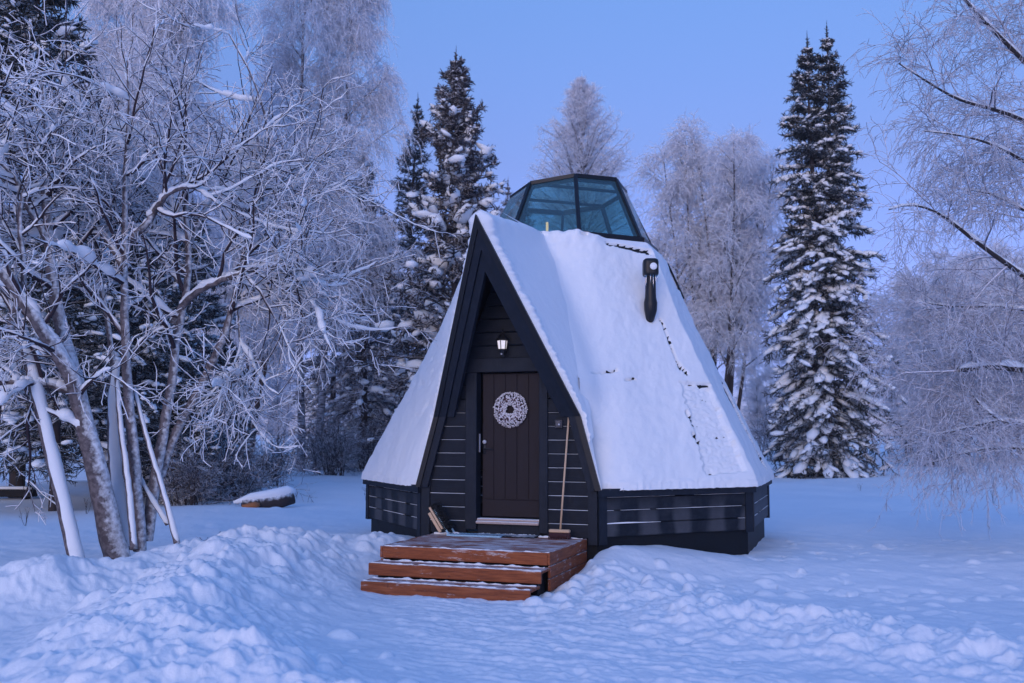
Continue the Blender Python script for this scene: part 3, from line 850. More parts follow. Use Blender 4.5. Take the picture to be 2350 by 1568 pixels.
for sg in (-1, 1):
    rake_board(sg, -0.03, 0.045, -0.045, 0.02, name='gable_edge_strip', mat=M_edge)
    rake_board(sg, 0.047, 0.150, -0.020, 0.03, name='gable_board')
    rake_board(sg, 0.156, 0.262, 0.012, 0.10, zlow=KZ - 0.0, name='gable_rafter')

# glass dome
def dome_top(k):
    a = AL + R(-22.5 + 45 * k); p = ov(k, RD1, 0); p[2] = 5.89 + 0.10 * cos(a - R(40)); return p
base = [ov(k, RD0, ZD) for k in range(8)]; top = [dome_top(k) for k in range(8)]
m = MB()
M_frame = plain('black_glazing_bar', (0.006, 0.008, 0.013), 0.4, 0.0, 14)
for k in range(8):
    q = (k + 1) % 8
    front = k in (0, 1)
    up_ = np.array([0, 0, 0.05])
    m.beam(base[k] + up_, base[q] + up_, 0.07, 0.10)
    m.beam(top[k], top[q], 0.055 if front else 0.03, 0.06 if front else 0.045)
    out = np.array([base[k][0], base[k][1], 0.8])
    w_ = 0.062 if k in (0, 1, 2) else 0.03
    m.beam(base[k], top[k] - out * (0.0 if k in (0, 1, 2) else 0.012), w_, 0.055 if k in (0, 1, 2) else 0.03, out)
    inn = np.array([base[k][0], base[k][1], 0]) / RD0 * 0.07      # inner timber ring and posts
    m.beam(base[k] * 0.5 + top[k] * 0.5 - inn + up_ * 0, top[k] - inn, 0.045, 0.045, out)
    m.beam(base[k] - inn, base[k] * 0.5 + top[k] * 0.5 - inn, 0.045, 0.045, out)
    inq = np.array([base[q][0], base[q][1], 0]) / RD0 * 0.07
    m.beam(top[k] - inn - (0, 0, 0.05), top[q] - inq - (0, 0, 0.05), 0.05, 0.06)
for k, q in ((0, 3), (7, 4)): m.beam(top[k] - (0, 0, 0.012), top[q] - (0, 0, 0.012), 0.04, 0.045)
dome = m.build('glass_dome', M_frame, hut)
for k in range(8):
    q = (k + 1) % 8
    c = (base[k] + base[q] + top[k] + top[q]) / 4
    nv = np.cross(base[q] - base[k], top[k] - base[k]); nv /= np.linalg.norm(nv)
    P = []
    for o in (-0.004, 0.004):
        for X in (base[k], base[q], top[q], top[k]):
            P.append(X + (c - X) * 0.02 + nv * o)
    MB().add(P, [(3, 2, 1, 0), (4, 5, 6, 7), (0, 1, 5, 4), (1, 2, 6, 5), (2, 3, 7, 6), (3, 0, 4, 7)]).build('pane', M_glass, dome)
ct = sum(top) / 8
P = [x + (ct - x) * 0.02 + (0, 0, 0.008) for x in top] + [ct + (0, 0, 0.008)]
mk('pane', P, None, M_glass, dome, False, [(k, (k + 1) % 8, 8) for k in range(8)])
# snow left on the sill of the dome
rng = np.random.default_rng(4)
for k, a, b in ((1, 0.3, 0.97), (0, 0.0, 1.0)):
    m = MB()
    for u in np.arange(a, b, 0.022):
        p = base[k] * (1 - u) + base[(k + 1) % 8] * u; out = np.array([p[0], p[1], 0]); out /= np.linalg.norm(out)
        r = rng.uniform(0.018, 0.03); p = p + out * 0.01 + (0, 0, 0.055)
        ic = p; m.tube([ic - (0.02, 0, 0.01), ic, ic + (0.02, 0, 0.005)], [r * 0.5, r, r * 0.5], 6)
    m.build('dome_snow', M_snow, hut, True)
# things inside the dome
lp = empty('interior_lamp', hutw(-0.22, 0.55, ZD - 0.25), AL)
tag(lp, 'slim warm glowing tube lamp standing inside the glass top', 'lamp')
m = MB(); m.tube([(0, 0, 0.03), (0, 0, 0.72)], 0.022, 12); m.build('tube', M_warm, lp, True)
m = MB(); m.tube([(0, 0, 0), (0, 0, 0.03)], [0.07, 0.06], 16); m.build('base', M_metal, lp, True)
M_pot = plain('terracotta', (0.45, 0.20, 0.11), 0.7, 0, 12)
pt = empty('interior_basket', hutw(0.42, 0.75, ZD - 0.15), AL)
tag(pt, 'round peach coloured basket inside the glass top, low beside the middle bar', 'basket')
m = MB(); m.tube([(0, 0, 0), (0, 0, 0.14), (0, 0, 0.30), (0, 0, 0.33)], [0.12, 0.15, 0.16, 0.165], 20); m.build('basket_body', M_pot, pt, True)
m = MB(); m.tube([(0, 0, 0.331), (0, 0, 0.35)], [0.17, 0.165], 20); m.build('rim', M_palewood, pt, True)

# vent pipe on the right-hand roof face
t_, z_ = face_uv(1487, 722)
def face_pt(t, z, off=0.0):
    a = pi / 4; n = float(prof_r(z)) * C8 + off
    return np.array([n * sin(a) + t * cos(a), -n * cos(a) + t * sin(a), z])
bp = face_pt(t_, z_, 0.02)
ax = np.array([0.02, -0.05, 1.0]); ax /= np.linalg.norm(ax)
outv = np.array([sin(pi / 4), -cos(pi / 4), 0])
b0 = bp + outv * 0.10 - np.array([0, 0, 0.16])
m = MB()
m.tube([b0 - outv * 0.13 - ax * 0.02, b0 - outv * 0.02 + ax * 0.08, b0 + ax * 0.22, b0 + ax * 0.34, b0 + ax * 0.36, b0 + ax * 0.42, b0 + ax * 0.74, b0 + ax * 0.76], [0.015, 0.065, 0.098, 0.104, 0.098, 0.086, 0.076, 0.075], 24)
pipe = m.build('vent_pipe', M_metal, hut, True)
cb = b0 + ax * 0.76
m = MB()
cap_az = pi / 4
sq = []
def rsq(r, k=20, p=5):
    th = np.linspace(0, 2 * pi, k, endpoint=False); c, s = np.cos(th), np.sin(th)
    q = (np.abs(c) ** p + np.abs(s) ** p) ** (-1 / p) * r
    return np.stack([q * c, q * s], -1)
ringsz = [(-0.02, 0.092), (0.0, 0.112), (0.03, 0.118), (0.20, 0.118), (0.235, 0.109), (0.255, 0.083), (0.26, 0.0)]
V = []
rot = R(20)
for dz, r in ringsz:
    q = rsq(max(r, 0.002)); x = q[:, 0] * cos(rot) - q[:, 1] * sin(rot); y = q[:, 0] * sin(rot) + q[:, 1] * cos(rot)
    V.append(np.stack([x + cb[0], y + cb[1], np.full(20, cb[2] + dz)], -1))
F = [(r * 20 + k, r * 20 + (k + 1) % 20, (r + 1) * 20 + (k + 1) % 20, (r + 1) * 20 + k) for r in range(len(ringsz) - 1) for k in range(20)]
m.add(np.concatenate(V), F)
m.build('vent_cap', M_metal, pipe, True)
dv = np.array([cos(rot), sin(rot), 0])          # the side that looks right-front
dv = np.array([cos(R(-14)), sin(R(-14)), 0])
for nm_, dvec in (('vent_opening', np.array([cos(R(-14) - 0), sin(R(-14)), 0])), ):
    pass
fr = np.array([sin(-AL + R(31)), -cos(-AL + R(31)), 0])
# the round snow-filled opening sits on the face turned to the right of the photograph
dv = np.array([cos(rot), sin(rot), 0]) if False else np.array([cos(rot - pi / 2), sin(rot - pi / 2), 0])
sv = np.array([cos(rot), sin(rot), 0])
oc = cb + dv * 0.112 + (0, 0, 0.125) + sv * 0.03
m = MB(); m.tube([oc, oc + dv * 0.014], [0.058, 0.052], 24); m.build('snowy_opening', M_snow, pipe, True)
m = MB(); m.tube([oc + dv * 0.0, oc + dv * 0.010], [0.066, 0.066], 24, False); m.build('opening_rim', M_metal, pipe, True)
rng = np.random.default_rng(12)
for (u, v, ln) in ((-0.10, 0.10, 0.22), (-0.085, 0.12, 0.17), (-0.02, 0.135, 0.13), (0.02, 0.135, 0.21), (0.06, 0.13, 0.15), (0.085, 0.12, 0.11)):
    p = cb + sv * u + dv * v - (0, 0, 0.012)
    m = MB(); m.tube([p, p - (0, 0, ln * 0.3), p - (0, 0, ln * 0.7), p - (0, 0, ln)], [0.011, 0.009, 0.006, 0.001], 7); m.build('icicle', M_ice, pipe, True)

# ------------------------------------------------------------------ deck with steps
deck = empty('porch_steps', hutw(0.05, 3.2, 0), AL)
tag(deck, 'reddish brown wooden deck with two steps before the hut door, dusted with snow', 'steps')
def D(x0, x1, n0, n1, z0, z1, m, b=0.005): m.bbox(x0 - 0.05, x1 - 0.05, -(n1 - 3.2), -(n0 - 3.2), z0, z1, b)
m = MB()
nb = 14; w = (4.82 - 3.17) / nb
for i in range(nb): D(-1.06, 1.12, 3.17 + i * w + 0.003, 3.17 + (i + 1) * w - 0.003, 0.318, 0.35, m, 0.004)
m.build('deck_top', M_deck, deck)
def riser(x0, x1, n, z0, z1, name='riser'):
    m = MB(); D(x0, x1, n - 0.035, n, z0, z1, m); return m.build(name, M_deck, deck)
riser(-1.06, 1.12, 4.855, 0.205, 0.352, 'front_board')
m = MB(); D(1.122, 1.155, 3.17, 4.855, 0.205, 0.352, m); D(1.122, 1.155, 3.17, 4.84, 0.055, 0.195, m); D(1.122, 1.155, 3.17, 4.84, -0.10, 0.045, m); m.build('side_board', M_deck_side, deck)
m = MB(); D(-1.095, -1.062, 3.17, 4.855, 0.205, 0.352, m); D(-1.095, -1.062, 3.17, 4.84, 0.055, 0.195, m); D(-1.095, -1.062, 3.17, 4.84, -0.10, 0.045, m); m.build('side_board', M_deck_side, deck)
for zt, n0, n1, x0, x1 in ((0.178, 4.83, 5.16, -1.08, 1.15), (0.005, 5.13, 5.47, -1.02, 1.12)):
    m = MB()
    for i in range(3):
        a = n0 + i * (n1 - n0) / 3; D(x0, x1, a + 0.003, a + (n1 - n0) / 3 - 0.003, zt - 0.03, zt, m, 0.004)
    st = m.build('step', M_deck, deck)
    m = MB(); D(x0, x1, n1 + 0.001, n1 + 0.036, zt - 0.142, zt + 0.001, m); o = m.build('riser', M_deck, st)
rng = np.random.default_rng(14)
def edge_snow(x0, x1, n, z, r0, seed, dens=1.0):
    u = np.linspace(x0, x1, int((x1 - x0) / 0.02)); m = MB()
    r = r0 * np.clip(0.55 + 0.9 * fbm(u / 0.16, u * 0 + seed, 3, 91), 0.12, 1.8) * np.where(noise(u / 0.3, u * 0 + seed, 92) > 0.45 / dens, 0.25, 1)
    P = np.stack([u - 0.05, -(n - 3.2) + 0.006 * noise(u / 0.05, u * 0 + seed, 93), z + r * 0.3], -1)
    m.tube(P, r, 7); return m.build('edge_snow', M_snow, deck, True)
edge_snow(-1.05, 1.14, 4.835, 0.352, 0.012, 1); edge_snow(-1.07, 1.14, 5.165, 0.180, 0.013, 2); edge_snow(-1.0, 1.11, 5.475, 0.007, 0.014, 3)
edge_snow(-1.02, 1.1, 4.90, 0.180, 0.016, 4); edge_snow(-1.0, 1.1, 5.22, 0.007, 0.018, 5); edge_snow(-1.04, 1.1, 3.20, 0.352, 0.022, 6); edge_snow(-1.04, -0.5, 3.28, 0.352, 0.03, 7)
m = MB()
D(-1.0, 1.1, 3.3, 4.75, -0.2, 0.30, m, 0.01); D(-1.0, 1.08, 4.76, 5.1, -0.2, 0.13, m, 0.01)
m.build('deck_frame', M_dark, deck)

# door mat
mt = empty('door_mat', hutw(0.15, 3.3, 0.351), AL)
tag(mt, 'dark snow flecked door mat at the threshold, in front of the door', 'mat')
m = MB(); m.bbox(-0.55, 0.33, -0.10, 0.14, 0.0, 0.022, 0.006)
M_mat = frost_mat('mat_fibre', (0.012, 0.016, 0.026), 0.62, 1.5, SNOW, 14, 0.85)
m.build('mat_pad', M_mat, mt)
m = MB(); rng = np.random.default_rng(2)
for x in np.arange(-0.56, 0.34, 0.03):
    r = rng.uniform(0.006, 0.02); m.tube([(x - 0.02, 0.145, 0.012), (x, 0.145, 0.014), (x + 0.02, 0.145, 0.012)], [r * .6, r, r * .6], 6)
m.build('snow_rim', M_snow, mt, True)

# push broom leaning in the corner
tb = hutw(0.815, 3.32, 0.352); tt = hutw(0.905, 3.17, 1.985)
br = empty('push_broom', tb, AL)
tag(br, 'wooden push broom leaning against the wall right of the door', 'broom')
dvx = (tt - tb); dl = np.array([dvx[0] * cos(-AL) - dvx[1] * sin(-AL), dvx[0] * sin(-AL) + dvx[1] * cos(-AL), dvx[2]])
m = MB(); m.tube([dl * 0.07, dl * 0.5, dl], 0.0135, 12); m.build('handle', M_palewood, br, True)
m = MB(); m.bbox(-0.145, 0.145, -0.035, 0.035, 0.085, 0.128, 0.010); m.build('broom_head', M_palewood, br)
m = MB(); rng = np.random.default_rng(6)
for x in np.linspace(-0.135, 0.135, 22):
    for y in (-0.022, 0, 0.022):
        q = np.array([x + x * 0.12 + rng.normal(0, 0.004), y * 1.4 + rng.normal(0, 0.004), 0.0])
        m.tube([(x, y, 0.086), q * 0.5 + np.array([x, y, 0.086]) * 0.5, q], [0.0065, 0.006, 0.004], 5)
m.build('bristles', M_bristle, br, True)

# boot scraper tipped on the deck
bs = empty('boot_scraper', hutw(-0.35, 3.33, 0.352), AL)
tag(bs, 'pale blue steel boot scraper with wooden brushes lying left of the door', 'boot scraper')
m = MB()
for y in (-0.13, 0.10): m.beam((-0.42, y, 0.012), (0.36, y, 0.012), 0.018, 0.022)
for x in (-0.42, 0.36): m.beam((x, -0.13, 0.012), (x, 0.10, 0.012), 0.018, 0.022)
for x in np.linspace(-0.38, 0.33, 16): m.beam((x, -0.13, 0.016), (x, 0.10, 0.016), 0.006, 0.02)
m.build('scraper_grate', M_blue, bs)
for y in (-0.12, 0.09):
    m = MB(); m.beam((-0.40, y, 0.02), (-0.63, y, 0.36), 0.016, 0.022); m.build('arm', M_blue, bs)
def slanted(name, u0, u1, v0, v1, y0, y1, mat, extra=None):
    """block in the plane of the tipped arms: u along the arms, v square to them"""
    a = np.array([-0.40, 0, 0.02]); d = np.array([-0.23, 0, 0.34]); d /= np.linalg.norm(d); e = np.array([-d[2], 0, d[0]])
    P = [a + d * u + e * v + np.array([0, y, 0]) for (u, v, y) in ((u0, v0, y0), (u0, v0, y1), (u0, v1, y1), (u0, v1, y0), (u1, v0, y0), (u1, v0, y1), (u1, v1, y1), (u1, v1, y0))]
    return MB().hexa(P).build(name, mat, bs)
slanted('brush_block', 0.11, 0.46, 0.018, 0.045, -0.15, -0.05, M_palewood)
slanted('brush_block', 0.09, 0.40, 0.058, 0.10, -0.15, -0.13, M_palewood)
m = MB()
a = np.array([-0.40, 0, 0.02]); d = np.array([-0.23, 0, 0.34]); d /= np.linalg.norm(d); e = np.array([-d[2], 0, d[0]])
rng = np.random.default_rng(9)
for u in np.linspace(0.08, 0.47, 18):
    for y in np.linspace(-0.13, 0.06, 7):
        p = a + d * u + e * 0.016 + np.array([0, y, 0]); q = p - e * rng.uniform(0.065, 0.085) + rng.normal(0, 0.006, 3)
        m.tube([p, q], [0.010, 0.009], 5)
m.build('bristles', M_blackbr, bs, True)

# lantern above the door
ln = empty('wall_lantern', hutw(-0.03, NW, 2.83), AL)
tag(ln, 'black six sided wall lantern with lit panes above the hut door', 'lantern')
cy = -0.13
def hexring(r, z, n=6): return [(r * cos(2 * pi * (k + 0.5) / n), cy + r * sin(2 * pi * (k + 0.5) / n), z) for k in range(n)]
def lathe(m, prof, n=6):
    V = []
    for r, z in prof: V += hexring(r, z, n)
    m.add(V, [(i * n + k, i * n + (k + 1) % n, (i + 1) * n + (k + 1) % n, (i + 1) * n + k) for i in range(len(prof) - 1) for k in range(n)])
m = MB()
lathe(m, [(0.002, 0.0), (0.028, 0.01), (0.034, 0.05), (0.045, 0.085), (0.062, 0.10), (0.064, 0.115), (0.002, 0.116)])
lathe(m, [(0.002, 0.236), (0.083, 0.236), (0.092, 0.243), (0.09, 0.255), (0.055, 0.305), (0.022, 0.335), (0.016, 0.36), (0.022, 0.375), (0.002, 0.395)])
for k in range(6):
    p, q = hexring(0.060, 0.112)[k], hexring(0.078, 0.238)[k]; m.beam(p, q, 0.009, 0.009)
m.build('lantern_body', M_metal, ln)
m = MB(); m.tube([(0, 0.0, 0.10), (0, -0.05, 0.05), (0, cy, 0.02)], 0.012, 8); m.bbox(-0.035, 0.035, -0.014, 0.004, 0.02, 0.20, 0.004); m.build('wall_bracket', M_metal, ln)
for k in range(6):
    a0, a1 = np.array(hexring(0.056, 0.116)[k]), np.array(hexring(0.056, 0.116)[(k + 1) % 6]); b0_, b1_ = np.array(hexring(0.073, 0.236)[k]), np.array(hexring(0.073, 0.236)[(k + 1) % 6])
    c = (a0 + a1 + b0_ + b1_) / 4; ins = np.array([0, cy, c[2]]) - c; ins = ins / np.linalg.norm(ins) * 0.004
    P = [x + (c - x) * 0.07 for x in (a0, a1, b1_, b0_)]; P = P + [x + ins for x in P]
    MB().add(P, [(0, 1, 2, 3), (7, 6, 5, 4), (0, 4, 5, 1), (1, 5, 6, 2), (2, 6, 7, 3), (3, 7, 4, 0)]).build('pane', M_lamp, ln)
m = MB(); m.tube([(0, cy - 0.012, 0.045), (0, cy - 0.045, 0.045)], [0.013, 0.011], 12); m.build('sensor', M_steel, ln, True)

# wreath on the door
wr = empty('door_wreath', hutw(0.03, dn + 0.01, 2.10), AL)
tag(wr, 'round frosted wreath of small pale cones hung on the brown door', 'wreath')
def ico():
    import bmesh
    bm = bmesh.new(); bmesh.ops.create_icosphere(bm, subdivisions=2, radius=1.0)
    V = np.array([v.co[:] for v in bm.verts]); F = np.array([[v.index for v in f.verts] for f in bm.faces]); bm.free()
    bm = bmesh.new(); bmesh.ops.create_icosphere(bm, subdivisions=1, radius=1.0)
    V1 = np.array([v.co[:] for v in bm.verts]); F1 = np.array([[v.index for v in f.verts] for f in bm.faces]); bm.free()
    return V, F, V1, F1
IV, IF, IV1, IF1 = ico()
def blobs(C, S, rng, rough=0.18, tv=None, hi=True, rotz=None):
    """many deformed spheres: centres C (N,3), scales S (N,3)"""
    V0, F0 = (IV, IF) if hi else (IV1, IF1)
    N = len(C); k = len(V0)
    kv = rng.normal(0, 1.6, (N, 3, 3)); ph = rng.uniform(0, 6.28, (N, 1, 3))
    V = V0[None] * (1 + rough * 1.3 * np.sin(np.einsum('kc,ncj->nkj', V0, kv) + ph).sum(-1, keepdims=True) * 0.6 + rng.normal(0, rough * 0.15, (N, k, 1)))
    V = V * S[:, None, :]
    th = rng.uniform(0, 2 * pi, N) if rotz is None else rotz
    c, s = np.cos(th)[:, None], np.sin(th)[:, None]
    X, Y = V[..., 0] * c - V[..., 1] * s, V[..., 0] * s + V[..., 1] * c
    Z = V[..., 2]
    if tv is not None: Z = Z + X * 0 + tv[:, None] * (V[..., 0])
    V = np.stack([X, Y, Z], -1) + C[:, None, :]
    F = (F0[None] + (np.arange(N) * k)[:, None, None]).reshape(-1, 3)
    return V.reshape(-1, 3), F
m = MB(); th = np.linspace(0, 2 * pi, 40); m.tube([(0.145 * cos(a), -0.03, 0.145 * sin(a)) for a in th], 0.055, 8, False); m.build('ring', M_bristle, wr, True)
rng = np.random.default_rng(10); n = 900
a = rng.uniform(0, 2 * pi, n); b = rng.uniform(-0.9 * pi, 0.1 * pi, n) ; rr_ = 0.088 + rng.normal(0, 0.006, n)
C = np.stack([(0.152 + rr_ * np.cos(b)) * np.cos(a), -0.03 + rr_ * 0.55 * np.sin(b), (0.152 + rr_ * np.cos(b)) * np.sin(a)], -1)
Vb, Fb = blobs(C, rng.uniform(0.008, 0.0135, (n, 1)) * np.array([[1, 0.9, 1.15]]), rng, 0.08, None, False)
mk('buds', Vb, None, M_bud, wr, True, Fb)

# socket box right of the door
sb = empty('outlet_box', hutw(0.762, NW, 1.90), AL)
tag(sb, 'small dark outlet box with a lid on the wall right of the door', 'outlet box')
m = MB(); m.bbox(-0.055, 0.055, -0.045, 0.004, -0.06, 0.06, 0.008); m.build('box_body', plain('grey_plastic', (0.03, 0.033, 0.045), 0.4), sb)
m = MB(); m.bbox(-0.035, 0.035, -0.058, -0.046, -0.042, 0.042, 0.005); m.build('lid', plain('lid_plastic', (0.055, 0.058, 0.075), 0.3), sb)
m = MB(); m.tube([(0.012, -0.058, -0.008), (0.012, -0.068, -0.008)], [0.013, 0.012], 12); m.build('knob', M_steel, sb, True)

# ------------------------------------------------------------------ trees
def grow(P, Dv, Ln, K, droop, wig, rng, lift=0.0):
    """N curves of K points from P along Dv, bending down (droop per metre) with some wiggle"""
    N = len(P); out = np.empty((N, K, 3)); out[:, 0] = P; d = nrm(np.asarray(Dv, float)).copy()
    step = (np.asarray(Ln, float) / (K - 1))[:, None]
    for k in range(1, K):
        out[:, k] = out[:, k - 1] + d * step
        d = d + rng.normal(0, wig, (N, 3))
        d[:, 2:3] += (lift - droop) * step
        d = nrm(d)
    return out
def spawn(paths, rad, n, t0, t1, ang, angv, rng, flat=0.0, tpow=1.0):
    """n side shoots per curve: start, direction, t, parent radius there"""
    N, K, _ = paths.shape
    t = (np.arange(n)[None] + rng.random((N, n))) / n
    t = t0 + (t1 - t0) * t ** tpow
    f = t * (K - 1); i = np.minimum(f.astype(int), K - 2); w = (f - i)[..., None]
    ar = np.arange(N)[:, None]
    P = paths[ar, i] * (1 - w) + paths[ar, i + 1] * w
    T = nrm(paths[ar, i + 1] - paths[ar, i])
    r = rad[ar, i] * (1 - w[..., 0]) + rad[ar, i + 1] * w[..., 0]
    q = rng.normal(0, 1, P.shape); q[..., 2] *= (1 - flat)
    S = nrm(q - (q * T).sum(-1, keepdims=True) * T)
    a = np.radians(ang + rng.normal(0, angv, t.shape))[..., None]
    Dv = T * np.cos(a) + S * np.sin(a)
    return P.reshape(-1, 3), Dv.reshape(-1, 3), t.ravel(), r.ravel()
def taper(r0, r1, K, p=1.0):
    u = np.linspace(0, 1, K)[None] ** p
    return np.asarray(r0)[:, None] * (1 - u) + np.asarray(r1)[:, None] * u
def smooth_path(pts, K):
    """a polyline resampled to K points, with its corners rounded"""
    P = np.array(pts, float); d = np.r_[0, np.cumsum(np.linalg.norm(np.diff(P, axis=0), axis=1))]
    u = np.linspace(0, d[-1], K); Q = np.stack([np.interp(u, d, P[:, k]) for k in range(P.shape[1])], -1)
    for _ in range(3): Q[1:-1] = 0.25 * Q[:-2] + 0.5 * Q[1:-1] + 0.25 * Q[2:]
    return Q
def tree_root(name, x, y, label, cat, group=None, sink=0.12):
    return tag(empty(name, (x, y, gz(x, y) - sink)), label, cat, group)

def weeping_birch(root, H, stems, seed, limbs=34, spread=0.30, twigs=8, sub=4, mat_t=None, mat_b=None, rt=0.012, base=0.22, hang=1.0, r0=0.16, l2=11, lift=0.06, twl=1.0):
    """stems: list of (dx, dy, lean x, lean y, height share)"""
    rng = np.random.default_rng(seed)
    mat_t = mat_t or M_birch_twig; mat_b = mat_b or M_birch_bark
    P = np.array([(s[0], s[1], 0) for s in stems], float); Dv = np.array([(s[2], s[3], 1) for s in stems], float)
    Ls = np.array([H * s[4] for s in stems])
    st = grow(P, Dv, Ls, 16, 0, 0.035, rng, 0.02); rs = taper(np.full(len(st), r0), np.full(len(st), 0.02), 16, 0.8)
    p, d, t, r = spawn(st, rs, limbs, base, 0.985, 42, 9, rng)
    ln = H * spread * (0.25 + 0.95 * (1 - t) ** 0.8) * rng.uniform(0.7, 1.15, len(t))
    l1 = grow(p, d, ln, 9, 0.02, 0.07, rng, lift); r1 = taper(np.minimum(r * 0.55, 0.012 + ln * 0.012), np.full(len(p), 0.010), 9)
    p, d, t, r = spawn(l1, r1, l2, 0.18, 1.0, 45, 12, rng)
    ln2 = (0.5 + 0.32 * np.repeat(ln, l2) * (1.1 - t)) * rng.uniform(0.6, 1.3, len(t))
    l2_ = grow(p, d, ln2, 6, 0.38, 0.10, rng); r2 = taper(np.minimum(r * 0.7, 0.022), np.full(len(p), rt * 0.8), 6)
    p, d, t, r = spawn(l2_, r2, twigs, 0.1, 1.0, 40, 15, rng)
    ln3 = twl * hang * rng.uniform(0.35, 1.5, len(t)) * (H / 22) ** 0.5
    l3 = grow(p, d, ln3, 5, 2.2 * hang, 0.14, rng); r3 = taper(np.full(len(p), rt), np.full(len(p), rt * 0.6), 5)
    parts = [tubes(l3, r3, 3)]
    if sub:
        p, d, t, r = spawn(l3, r3, sub, 0.15, 1.0, 42, 12, rng)
        l4 = grow(p, d, rng.uniform(0.10, 0.34, len(p)) * twl, 3, 1.0, 0.1, rng); parts.append(tubes(l4, taper(np.full(len(p), rt * 0.75), np.full(len(p), rt * 0.5), 3), 3))
    parts.append(tubes(l2_, r2, 3))
    V, F = cat(parts)
    vt, ft = cat([tubes(st, rs, 10), tubes(l1, r1, 5)])
    mk('trunk', vt, ft, mat_b, root, True)
    mk('crown', V, F, mat_t, root, True)
    return l1, r1, l2_, r2

def copy_tree(root, x, y, rz, sc, label=None, group=None, sink=0.12):
    c = root.copy(); COL.objects.link(c)
    c.location = (x, y, gz(x, y) - sink); c.rotation_euler = (0, 0, rz); c.scale = (sc, sc, sc)
    if label: c['label'] = label
    if group: c['group'] = group
    for ch in root.children:
        k = ch.copy(); COL.objects.link(k); k.parent = c
    return c

